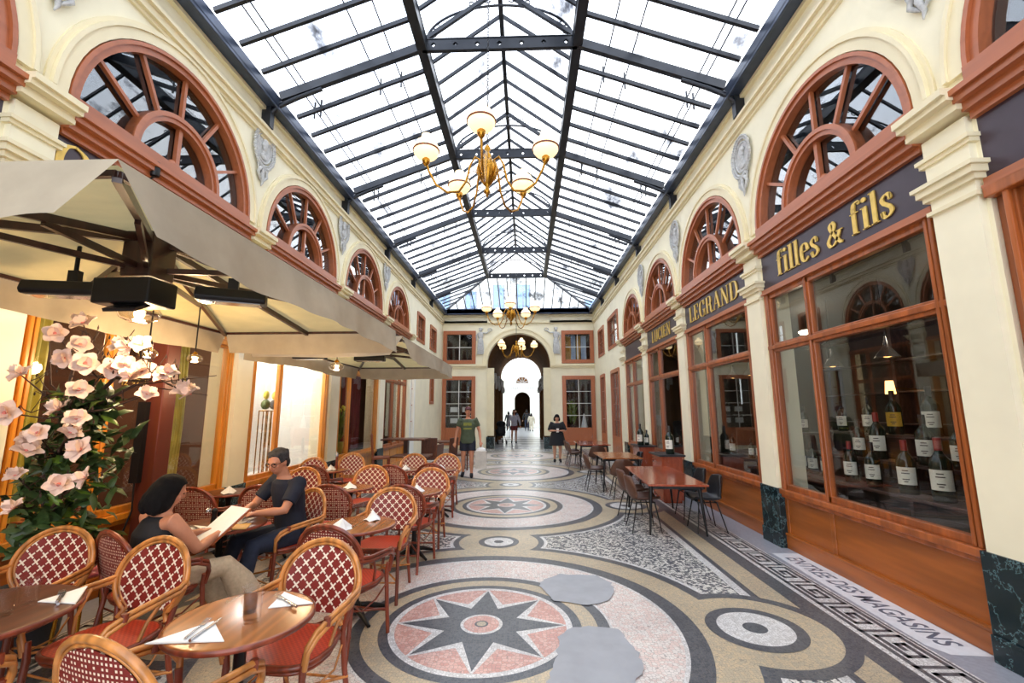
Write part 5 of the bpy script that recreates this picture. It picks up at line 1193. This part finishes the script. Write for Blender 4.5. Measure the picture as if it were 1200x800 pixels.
# ================================================================ MAGNOLIA
def magnolia():
    t=thing('magnolia_tree','artificial magnolia tree with large pale pink blossoms in the left foreground','tree',(-3.42,3.18,0))
    ox,oy=-3.42,3.18
    F=[(-3.40,3.3,1.70),(-3.16,3.0,2.23),(-2.88,3.02,2.06),(-2.78,2.98,2.05),(-2.62,2.9,2.06),(-3.26,3.0,1.98),(-3.12,2.96,2.07),(-3.0,2.9,1.93),(-2.86,2.95,1.90),(-2.72,2.9,1.92),(-2.64,2.95,1.88),(-2.62,2.85,1.84),(-2.44,2.9,1.85),(-2.38,2.86,1.86),(-2.32,2.95,1.74),(-2.24,2.9,1.72),(-2.52,2.88,1.72),(-3.08,2.85,1.62),(-2.9,2.8,1.56),(-3.26,2.85,1.42),(-3.14,2.8,1.47),(-2.98,2.85,1.47),(-2.90,2.86,1.36),(-2.78,2.8,1.19),(-2.95,2.8,1.15),(-3.16,2.75,1.02),(-3.5,2.9,1.60),(-3.5,2.95,1.86),(-3.2,2.8,1.36),(-3.3,2.85,1.20),(-3.02,2.9,1.75),(-3.3,2.95,2.15)]
    rnd=random.Random(11)
    bark=mplain('dark_bark',C(64,44,36),.8,var=.3); m=MB(); tips=[]
    trunk=[Vector((0,0,.35)),Vector((.03,-.02,.7)),Vector((.0,.0,1.0)),Vector((.08,-.03,1.3)),Vector((.2,-.04,1.6)),Vector((.4,-.03,1.85)),Vector((.62,-.06,1.95))]
    m.tube(trunk,[.035,.03,.028,.024,.018,.013,.008],8); m.tube([trunk[1],Vector((.14,-.08,.95)),Vector((.32,-.15,1.15)),Vector((.5,-.18,1.2))],[.02,.015,.01,.006],6); m.tube([trunk[3],Vector((-.02,.02,1.6)),Vector((.05,0,1.95)),Vector((.2,0,2.2))],[.02,.015,.01,.006],6)
    for (x,y,z) in F:
        p=Vector((x-ox,y-oy,z)); q=min(trunk,key=lambda v:(v-p).length+abs(v.z-p.z)*.3+.3*(v.z>p.z)); mid=q.lerp(p,.5)+Vector((rnd.uniform(-.06,.06),rnd.uniform(-.05,.05),-.04)); m.tube([q,mid,p],[.009,.006,.004],5)
        for k in range(4):
            e=p.lerp(q,rnd.uniform(.1,.6)); d=Vector((rnd.uniform(-1,1),rnd.uniform(-.6,.6),rnd.uniform(-.2,1))).normalized()*rnd.uniform(.06,.16); m.tube([e,e+d*.6,e+d+Vector((0,0,.02))],[.004,.003,.002],4); m.ell(e+d,(.006,.006,.014),0,5,4)
    for q,(dx,dz) in enumerate(((1.15,1.72),(1.2,1.86),(-.1,2.2),(.55,2.2))): m.tube([trunk[4],Vector((dx*.5,-.05,1.8)),Vector((dx,-.08,dz))],[.008,.006,.003],5)
    m.build('trunk',bark,t)
    pet=mplain('pale_pink_petal',C(240,214,200),.5,var=.08,scale=14); pk=mplain('deep_pink_heart',C(216,130,120),.6)
    proto=None
    for i,(x,y,z) in enumerate(F):
        if proto is None:
            m=MB()
            for ring,(nn,L,el,ph) in enumerate(((5,.074,.25,0),(3,.05,.95,.5))):
                for k in range(nn):
                    a=2*PI*k/nn+ph; d=Vector((math.cos(a)*math.cos(el),math.sin(a)*math.cos(el),math.sin(el))); s_=Vector((-math.sin(a),math.cos(a),0)); up=d.cross(s_)*-1
                    V=[];R=5
                    for r in range(R+1):
                        f=r/R; w_=.034*math.sin(PI*min(1,f*.85+.12))**.7; c_=d*L*f+Vector((0,0,.018*f*f*(1 if ring else -.6)))
                        for c in (-1,-.4,.4,1): V.append(c_+s_*w_*c+Vector((0,0,1))*.010*abs(c)**2)
                    m.add(V,[(r*4+c,r*4+c+1,r*4+c+5,r*4+c+4) for r in range(R) for c in range(3)],0,True)
            m.ell((0,0,.008),(.011,.011,.014),1,8,6)
            proto=m.build('blossom',[pet,pk],t,recalc=False); o=proto
        else: o=proto.copy(); COL.objects.link(o); o.parent=t
        o.location=(x-ox,y-oy,z); o.rotation_euler=(rnd.uniform(.5,1.7),rnd.uniform(-.6,.6),rnd.uniform(-.5,1.0)); s_=rnd.uniform(.85,1.25); o.scale=(s_,s_,s_)
    m=MB()
    for k in range(520):
        a=rnd.uniform(0,2*PI); zz=rnd.uniform(.62,1.75); rr=rnd.uniform(.05,.34)*(1.0 if zz<1.5 else .6); leaf(m,(rr*math.cos(a)+.12+.10*(zz-.6),rr*math.sin(a)*.6-.02,zz),(rnd.uniform(-1,1),rnd.uniform(-.8,.8),rnd.uniform(-.5,.9)),rnd.uniform(.09,.20),rnd.uniform(.018,.04),rnd.random()<.15,rnd)
    m.build('foliage',[leafm,leafb],t)['kind']='stuff'
    m=MB(); m.lathe([(.15,0),(.20,.4),(.21,.42),(.19,.42),(.17,.36),(0,.36)],22); m.build('pot',mplain('charcoal_pot',C(54,56,60),.5),t)
magnolia()
# ================================================================ PEOPLE
def remesh(o,vox,smooth=3):
    r=o.modifiers.new('r','REMESH'); r.mode='VOXEL'; r.voxel_size=vox; r.use_smooth_shade=True
    s_=o.modifiers.new('s','SMOOTH'); s_.factor=.5; s_.iterations=smooth
    bpy.context.view_layer.update(); dg=bpy.context.evaluated_depsgraph_get(); me=bpy.data.meshes.new_from_object(o.evaluated_get(dg)); o.modifiers.clear(); me.name=o.name
    old=o.data; mats=[m_ for m_ in old.materials]; o.data=me; me.materials.clear()
    for m_ in mats: me.materials.append(m_)
    return o
def loft(m,secs,n=16,mat=0):   # secs: (center, rx, ry, fwd angle)
    vs=[]
    for c,rx,ry in secs:
        for k in range(n): a=2*PI*k/n; vs.append((c[0]+rx*math.cos(a),c[1]+ry*math.sin(a),c[2]))
    fs=[(i*n+k,i*n+(k+1)%n,(i+1)*n+(k+1)%n,(i+1)*n+k) for i in range(len(secs)-1) for k in range(n)]
    L=len(vs); m.add(vs,fs+[tuple(range(n))[::-1],tuple(range(L-n,L))],mat,True)
def lerp(a,b,t): return tuple(a[i]+(b[i]-a[i])*t for i in range(3))
def hand(m,wr,dirv,side,curl=.5,sc_=1.0,palm=None):
    d=Vector(dirv).normalized(); up=Vector(palm or (0,0,-1)); s_=d.cross(up).normalized()*side; up=s_.cross(d).normalized()*side; wr=Vector(wr)
    # palm
    for k in range(4):
        off=s_*(-.027+.018*k)*sc_; m.tube([wr+off*.5,wr+d*.045*sc_+off,wr+d*.085*sc_+off],[.014*sc_,.015*sc_,.011*sc_],7)
        L=[.062,.075,.07,.055][k]*sc_; p=wr+d*.085*sc_+off; c=curl; q=p+(d*math.cos(c*.5)-up*math.sin(c*.5)*-1)*L*.5; r=q+(d*math.cos(c*1.4)+up*math.sin(c*1.4))*L*.5
        m.tube([p,q,r],[.0095*sc_,.009*sc_,.007*sc_],7)
    p=wr+d*.02*sc_-s_*.026*sc_; q=p+(d*.6-s_*.8)*.035*sc_; r=q+(d*.9-s_*.2+up*.3)*.035*sc_; m.tube([wr,p,q,r],[.014*sc_,.013*sc_,.010*sc_,.008*sc_],7)
def head_mesh(m,c,fwd,s_=1.0,tilt=0):
    """head built around c, looking along +y in the local frame rotated by fwd (about z) and tilt (down, about x)"""
    M=Matrix.Rotation(fwd,3,'Z')@Matrix.Rotation(-tilt,3,'X'); c=Vector(c)
    def E_(o,r): m.ell(c+M@(Vector(o)*s_),[q*s_ for q in r],0,18,12,M)
    E_((0,-.005,.02),(.074,.092,.092)); E_((0,.018,-.045),(.056,.068,.06)); E_((0,.035,-.078),(.035,.035,.026)); E_((0,.078,.026),(.05,.02,.014)); E_((0,.098,-.012),(.011,.020,.018)); E_((0,.09,.01),(.008,.014,.028))
    E_((0,.080,-.048),(.024,.012,.007)); E_((.073,-.002,-.006),(.009,.018,.03)); E_((-.073,-.002,-.006),(.009,.018,.03)); E_((.035,.07,-.018),(.022,.014,.016)); E_((-.035,.07,-.018),(.022,.014,.016))
    return M,c
def face_parts(par,M,c,s_,glasses=False):
    dark=MATS.get('eye_dark') or mplain('eye_dark',C(30,22,20),.2)
    for sx in (-1,1):
        m=MB(); m.ell(c+M@Vector((sx*.030,.0815,.012))*s_,(.010*s_,.007*s_,.006*s_),0,8,6,M); m.build('eye',dark,par)
    m=MB(); m.tube([c+M@Vector((x,.088-abs(x)*.25,-.047))*s_ for x in (-.02,0,.02)],.0035*s_,5); m.build('mouth',MATS.get('lips') or mplain('lips',C(160,90,80),.5),par)
    if glasses:
        m=MB()
        for sx in (-1,1):
            m.tube([c+M@Vector((sx*.032+.023*math.cos(2*PI*k/14),.096,.010+.018*math.sin(2*PI*k/14)))*s_ for k in range(14)],.003,5,closed=True); m.tube([c+M@Vector((sx*.055,.094,.014))*s_,c+M@Vector((sx*.076,.02,.014))*s_,c+M@Vector((sx*.076,-.01,.008))*s_],.0025,5)
        m.tube([c+M@Vector((-.009,.097,.012))*s_,c+M@Vector((.009,.097,.012))*s_],.003,5); m.build('glasses',black,par)
def limb(m,P,R,n=12): m.tube(P,R,n)
def person(name,lab,loc,rz,J,o):
    """J joint dict (local, +y forward); o options"""
    t=thing('person',lab,'person',loc,rz); vx=o.get('vox',.011); k=o.get('k',1.0); sk=o.get('skin',skin)
    b=MB(); P=J
    pv,ch,nk,hd=P['pelvis'],P['chest'],P['neck'],P['head']; ab=lerp(pv,ch,.5)
    W=o.get('w',1.0)
    loft(b,[((pv[0],pv[1],pv[2]-.08),.12*W,.09*W),(pv,.155*W,.11*W),(ab,.13*W,.098*W),(lerp(ab,ch,.6),.148*W,.108*W),(ch,.158*W,.108*W),(lerp(ch,nk,.6),.12*W,.08*W),(nk,.055,.055)],18)
    b.tube([lerp(ch,nk,.6),nk,lerp(nk,hd,.75)],[.06,.053,.05],12)
    M,c=head_mesh(b,hd,o.get('look',0),k*.98,o.get('nod',0))
    for s_,x in (('l',-1),('r',1)):
        sh,el,wr=P['sh'+s_],P['el'+s_],P['wr'+s_]
        limb(b,[lerp(ch,sh,.5),sh,lerp(sh,el,.4),el,lerp(el,wr,.35),wr],[.06,.055,.047,.038,.037,.024])
        d=Vector(P.get('hd'+s_) or [wr[i]-el[i] for i in range(3)]); hand(b,wr,d,x,o.get('curl',.6),k)
        hp,kn,an,to=P['hip'+s_],P['kn'+s_],P['an'+s_],P['to'+s_]
        limb(b,[hp,lerp(hp,kn,.4),kn,lerp(kn,an,.35),an],[.085*W,.075*W,.052,.052,.034]); b.tube([an,lerp(an,to,.5),to],[.035,.036,.028],10)
    body=b.build('body',sk,t); remesh(body,vx,4)
    face_parts(t,M,c,k*.98,o.get('glasses',False))
    # top
    m=MB(); e=.016
    loft(m,[((pv[0],pv[1],pv[2]-o.get('hem',.05)),(.16+e)*W*o.get('flare',1),(.115+e)*W*o.get('flare',1)),(pv,(.158+e)*W,(.115+e)*W),(ab,(.135+e)*W,(.105+e)*W),(lerp(ab,ch,.6),(.152+e)*W,(.112+e)*W),(ch,(.162+e)*W,(.112+e)*W),(lerp(ch,nk,.6),(.125+e)*W,(.085+e)*W),(lerp(ch,nk,.86),.075,.07)],20)
    sl=o.get('sleeve',.55)
    for s_ in 'lr':
        sh,el,wr=P['sh'+s_],P['el'+s_],P['wr'+s_]
        if sl>0: limb(m,[lerp(ch,sh,.4),sh,lerp(sh,el,.4 if sl>.4 else sl),lerp(sh,el,min(sl,1))]+([lerp(el,wr,.5),lerp(el,wr,.9)] if sl>=1 else []),[.07,.073,.066,.062]+([.05,.04] if sl>=1 else []))
        else: m.ell(lerp(ch,sh,.55),(.06,.07,.05))
    s=m.build('shirt',o['top'],t); remesh(s,vx,3)
    if o.get('bottom'):
        m=MB(); L=o.get('leglen',1.0)
        loft(m,[((pv[0],pv[1],pv[2]-.09),.155*W,.11*W),((pv[0],pv[1],pv[2]+.04),.165*W,.12*W)],18)
        for s_ in 'lr':
            hp,kn,an=P['hip'+s_],P['kn'+s_],P['an'+s_]
            if L>=1: limb(m,[hp,lerp(hp,kn,.45),kn,lerp(kn,an,.4),lerp(kn,an,.93)],[.098*W,.092*W,.072,.066*o.get('wide',1),.054*o.get('wide',1)])
            else: limb(m,[hp,lerp(hp,kn,.4),lerp(hp,kn,L)],[.1*W,.098*W,.094*W])
        s=m.build('trousers' if L>=1 else 'shorts',o['bottom'],t); remesh(s,vx,3)
    if o.get('dress'):
        m=MB(); loft(m,[((pv[0],pv[1],o['dress']),.25*W,.19*W),((pv[0],pv[1],pv[2]),.19*W,.15*W),(lerp(pv,ch,.4),.165*W,.125*W)],20); s=m.build('skirt',o['top'],t); remesh(s,vx,3)
    for s_ in 'lr':
        an,to=Vector(P['an'+s_]),Vector(P['to'+s_]); m=MB(); d=(to-an).normalized(); m.tube([an-d*.05+Vector((0,0,-.015)),an.lerp(to,.4)+Vector((0,0,-.005)),to,to+d*.03],[.04,.046,.042,.026],12)
        s=m.build('shoe',o.get('shoes',black),t); remesh(s,vx,2)
    # hair
    m=MB(); hs=o.get('hairsize',1.0)*k
    m.ell(c+M@Vector((0,-.016,.038))*k,(.083*hs,.098*hs,.086*hs),0,18,12,M); 
    if o.get('hair')=='long':
        m.ell(c+M@Vector((0,-.05,-.035))*k,(.097*hs,.085*hs,.12*hs),0,18,12,M)
        for q in range(16): a=PI+PI*q/15; m.ell(c+M@Vector((.085*math.cos(a),-.045+.075*math.sin(a),-.10-.025*math.sin(q*2.3)))*k,(.03,.03,.055),0,8,6); m.ell(c+M@Vector((.05,-.02,-.06))*k,(.045*hs,.06*hs,.09*hs),0,12,8,M); m.ell(c+M@Vector((-.05,-.02,-.06))*k,(.045*hs,.06*hs,.09*hs),0,12,8,M)
    elif o.get('hair')=='wavy':
        for q in range(14): a=q*2.4; m.ell(c+M@Vector((.06*math.cos(a),-.02+.07*math.sin(a),.06+.02*math.sin(q*1.7)))*k,(.03,.03,.024),0,8,6)
        m.ell(c+M@Vector((0,-.06,-.02))*k,(.07,.045,.07),0,12,8,M)
    else: m.ell(c+M@Vector((0,-.05,.0))*k,(.07,.05,.07),0,12,8,M)
    # keep the face clear of hair
    vsn=[]
    Mi=M.inverted()
    for v in m.v:
        p=Mi@(Vector(v)-c)/k
        if p.y>.045 and p.z<.065: p.y=.045
        vsn.append(tuple(c+M@(p*k)))
    m.v=vsn
    s=m.build('hair',o['hairm'],t); remesh(s,vx*.9,2)
    if o.get('cap'):
        m=MB(); m.ell(c+M@Vector((0,-.01,.05))*k,(.088,.102,.075),0,18,12,M); m.ell(c+M@Vector((0,.09,.058))*k,(.06,.06,.012),0,14,6,M); s=m.build('cap',o['cap'],t); remesh(s,vx*.9,2)
    return t
navy=mplain('navy_cotton',C(24,28,44),.8,var=.15,scale=12); jean=mplain('dark_denim',C(30,38,58),.8,var=.2,scale=20); blk=mplain('black_cotton',C(20,20,26),.8,var=.2,scale=14)
linen=mplain('striped_beige_linen',C(196,176,148),.8,var=.12,scale=40); ghair=mplain('dark_grey_hair',C(66,64,66),.75,var=.45,scale=40,bump=.8,spec=.2); bhair=mplain('black_hair',C(16,14,16),.75,var=.3,scale=40,bump=.8,spec=.2)
olive=mplain('olive_green_tee',C(74,84,62),.8,var=.15,scale=12); 
# seated man
Jm=dict(pelvis=(0,-.06,.54),chest=(0,.0,.88),neck=(0,.05,1.02),head=(0,.115,1.155),shl=(-.18,.02,.965),shr=(.18,.02,.965),ell=(-.235,.17,.765),elr=(.235,.17,.765),wrl=(-.08,.33,.755),wrr=(.06,.36,.76),hipl=(-.09,-.03,.50),hipr=(.09,-.03,.50),knl=(-.14,.36,.50),knr=(.12,.36,.50),anl=(-.16,.48,.09),anr=(.05,.58,.09),tol=(-.18,.62,.035),tor=(.04,.72,.035),hdl=(.5,.9,-.05),hdr=(-.4,.9,.0))
CM=(-2.20,4.17); RM=face(-.50,-.86)
person('man','man with grey hair and glasses in a navy shirt, seated at the round table',(CM[0],CM[1],0),RM,Jm,dict(k=1.0,vox=.0085,top=navy,bottom=jean,sleeve=.72,hair='wavy',hairm=ghair,glasses=True,look=.35,nod=.35,curl=.9,hem=.02,shoes=blk))
# seated woman seen from behind
Jw=dict(pelvis=(0,-.05,.52),chest=(0,-.03,.80),neck=(0,.0,.925),head=(0,.035,1.05),shl=(-.155,-.01,.885),shr=(.155,-.01,.885),ell=(-.21,.14,.68),elr=(.22,.13,.68),wrl=(-.07,.32,.72),wrr=(.10,.33,.72),hipl=(-.08,-.02,.48),hipr=(.08,-.02,.48),knl=(-.11,.38,.48),knr=(.14,.38,.49),anl=(-.06,.55,.08),anr=(.16,.68,.09),tol=(-.05,.68,.03),tor=(.16,.82,.04),hdl=(.5,.8,.2),hdr=(-.4,.85,.2))
CW=(-2.50,3.10); RW=face(.42,.9)
person('woman','woman with long black hair in a black sleeveless top, seated and reading a menu',(CW[0],CW[1],0),RW,Jw,dict(k=.92,vox=.0085,top=blk,bottom=linen,sleeve=0,hair='long',hairm=bhair,hairsize=1.12,look=-.3,nod=.35,wide=1.5,skin=skin,hem=-.02,w=.92))
t=thing('menu','open white menu held by the woman in the black top','menu',(CW[0],CW[1],.74),RW); m=MB(); m.cbox((.03,.40,.02),(.24,.012,.34),rx=-.95); m.build('cover',mplain('orange_brown_cover',C(170,90,50),.5),t); m=MB(); m.cbox((.03,.393,.028),(.225,.006,.325),rx=-.95); m.build('page',paper,t)
# walking man
Js=dict(pelvis=(0,0,.92),chest=(0,.0,1.28),neck=(0,.0,1.44),head=(0,.03,1.60),shl=(-.20,0,1.39),shr=(.20,0,1.39),ell=(-.29,-.02,1.10),elr=(.28,.0,1.10),wrl=(-.32,.10,.86),wrr=(.31,.06,.84),hipl=(-.09,0,.88),hipr=(.09,0,.88),knl=(-.10,.07,.49),knr=(.11,-.0,.49),anl=(-.10,.02,.09),anr=(.12,-.12,.11),tol=(-.11,.15,.035),tor=(.13,.02,.035))
pm=person('man','man in olive green t shirt, navy shorts and dark red cap walking towards the camera',(-1.46,11.24,0),PI+.05,Js,dict(k=1.02,vox=.013,top=olive,bottom=navy,leglen=.62,sleeve=.55,hair='short',hairm=bhair,cap=mplain('dark_red_cap',C(84,28,34),.7),w=1.12,hem=.1,shoes=blk,curl=1.2))
m=MB()
for z in (1.30,1.26,1.17): m.box(-.10,.10,.135,.142,z,z+.022)
m.build('shirt_print',mplain('yellow_print',C(150,150,50),.7),pm)
t=thing('shopping_bag','pale paper shopping bag carried by the walking man','bag',(-1.12,11.15,.22)); m=MB(); m.box(-.14,.14,-.06,.06,0,.42); m.build('body',mplain('kraft_bag',C(196,190,182),.7),t,bevel=.004)
m=MB(); m.ell((0,0,.44),(.12,.05,.07),0,10,6); m.build('tissue',paper,t); m=MB(); m.tube([(-.06,0,.42),(-.03,0,.58),(.03,0,.58),(.06,0,.42)],.005,5); m.build('handle',paper,t)
# standing woman in black dress
Jd=dict(pelvis=(0,0,.80),chest=(0,0,1.12),neck=(0,.01,1.25),head=(0,.03,1.385),shl=(-.185,0,1.21),shr=(.185,0,1.21),ell=(-.26,.03,.98),elr=(.26,.03,.98),wrl=(-.09,.20,.99),wrr=(.09,.20,.99),hipl=(-.09,0,.76),hipr=(.09,0,.76),knl=(-.09,.03,.42),knr=(.09,.0,.42),anl=(-.08,.0,.08),anr=(.09,-.02,.08),tol=(-.09,.12,.03),tor=(.1,.1,.03),hdl=(.9,.2,.05),hdr=(-.9,.2,.05))
person('woman','woman in a loose black dress standing near the end wall, looking down at her hands',(1.0,14.6,0),PI,Jd,dict(k=.98,vox=.014,top=blk,dress=.52,sleeve=.95,hair='long',hairm=bhair,hairsize=1.0,nod=.7,w=1.2,skin=skin2,hairs=1,shoes=blk))
t=thing('phone','white phone held by the woman in the black dress','phone',(1.0,14.36,1.0)); m=MB(); m.cbox((0,0,0),(.08,.012,.14),rx=.5); m.build('case',paper,t,bevel=.003)
# passers-by in the passage
def walker(x,y,h,rz,lab,top,bot,hairm,LL=1.0,dress=None,skn=skin2):
    k=h/1.72; J={a:tuple(q*k for q in b) for a,b in Js.items()}
    return person('walker',lab,(x,y,0),rz,J,dict(k=k,vox=.02,top=top,bottom=None if dress else bot,leglen=LL,sleeve=1.0,hair='long',hairm=hairm,w=.95,skin=skn,dress=dress))
greyj=mplain('pale_grey_jacket',C(190,186,196),.8); redsh=mplain('maroon_cotton',C(110,40,40),.8); beige=mplain('beige_cotton',C(196,188,170),.8)
walker(-.62,23.2,1.70,PI,'woman in pale grey jacket and maroon shorts walking in the passage',greyj,redsh,bhair,.6)
walker(.05,37.5,1.75,0,'dark clothed adult in the far bright hall, left of the pair',blk,jean,bhair); walker(.42,36.5,1.45,0,'shorter person in beige beside the dark clothed adult',beige,beige,bhair)
walker(-.95,40,1.7,PI,'distant walker in dark clothes left of the pair',jean,jean,bhair); walker(-1.5,38,1.6,.5,'distant person at the left wall of the bright hall',blk,blk,bhair)
# folded stroller by the passage wall
t=thing('stroller','black folding stroller parked at the left side of the passage','stroller',(-1.30,22.6,0),.3)
m=MB(); m.cbox((0,0,.55),(.42,.5,.12),rx=.5); m.cbox((0,-.22,.75),(.40,.1,.5),rx=-.3); m.build('seat',blk,t,bevel=.03); m=MB(); m.ell((0,-.12,.98),(.24,.28,.16)); m.build('canopy',blk,t)
for sx in (-1,1):
    m=MB(); m.tube([(sx*.2,-.45,1.0),(sx*.2,0,.55),(sx*.22,.4,.1)],.014,6); m.tube([(sx*.2,.1,.5),(sx*.22,-.35,.1)],.014,6); m.build('frame',black,t)
    for y in (.4,-.35): m=MB(); m.arch(sx*.22-.02,sx*.22+.02,y,.1,.06,.10,0,2*PI,18); m.build('wheel',black,t)

# ================================================================ small things behind glass
dup(proto[0],(-4.75,4.35,0),PI*.5,'dim rattan chair inside the restaurant, left of the curtain','chairs inside the restaurant'); dup(proto[1],(-4.8,3.6,0),-PI*.4,'dim rattan chair inside the restaurant behind the magnolia','chairs inside the restaurant')
potplant(2.1,YE+.8,.75,1.3,'leafy green plant behind the lower right end wall window',mplain('dark_pot',C(50,46,44),.6))
t=thing('window_bench','dark bench with white top behind the lower right end wall window','bench',(2.3,YE+.8,0)); m=MB(); m.box(-.55,.55,-.3,.3,.70,.75); m.build('top',paper,t); m=MB(); m.box(-.52,.52,-.28,.28,0,.70); m.build('body',black,t)
t=thing('folded_cloth','white cone of folded cloth on the bench behind the right end wall window','cloth',(2.62,YE+.62,.75)); m=MB(); m.lathe([(.17,0),(.14,.2),(.08,.5),(.03,.72),(0,.76)],14); m.build('cloth',paper,t)
for k,(x,z,l) in enumerate(((-3.3,.95,'left'),(-2.75,.95,'right'))):
    t=thing('shelf',l+' shelf of white boxes behind the lower left end wall window','shelf',(x,YE+.7,0)); 
    for q in range(3): m=MB(); m.box(-.24,.24,-.12,.12,.55+.5*q,.58+.5*q); m.build('board',shelfm,t)
    for sx in (-.24,.22): m=MB(); m.box(sx,sx+.02,-.12,.12,0,1.9); m.build('side_panel',shelfm,t)
    for q in range(3): tag(MB.build.__get__((lambda b:(b.box(-.16,.16,-.08,.08,0,.22),b)[1])(MB()))('storage_box',paper,None,loc=(x,YE+.7,.58+.5*q)),'white box on the %s shelf behind the left end wall window, %s board'%(l,['lowest','middle','top'][q]),'box','white boxes behind the end wall window')
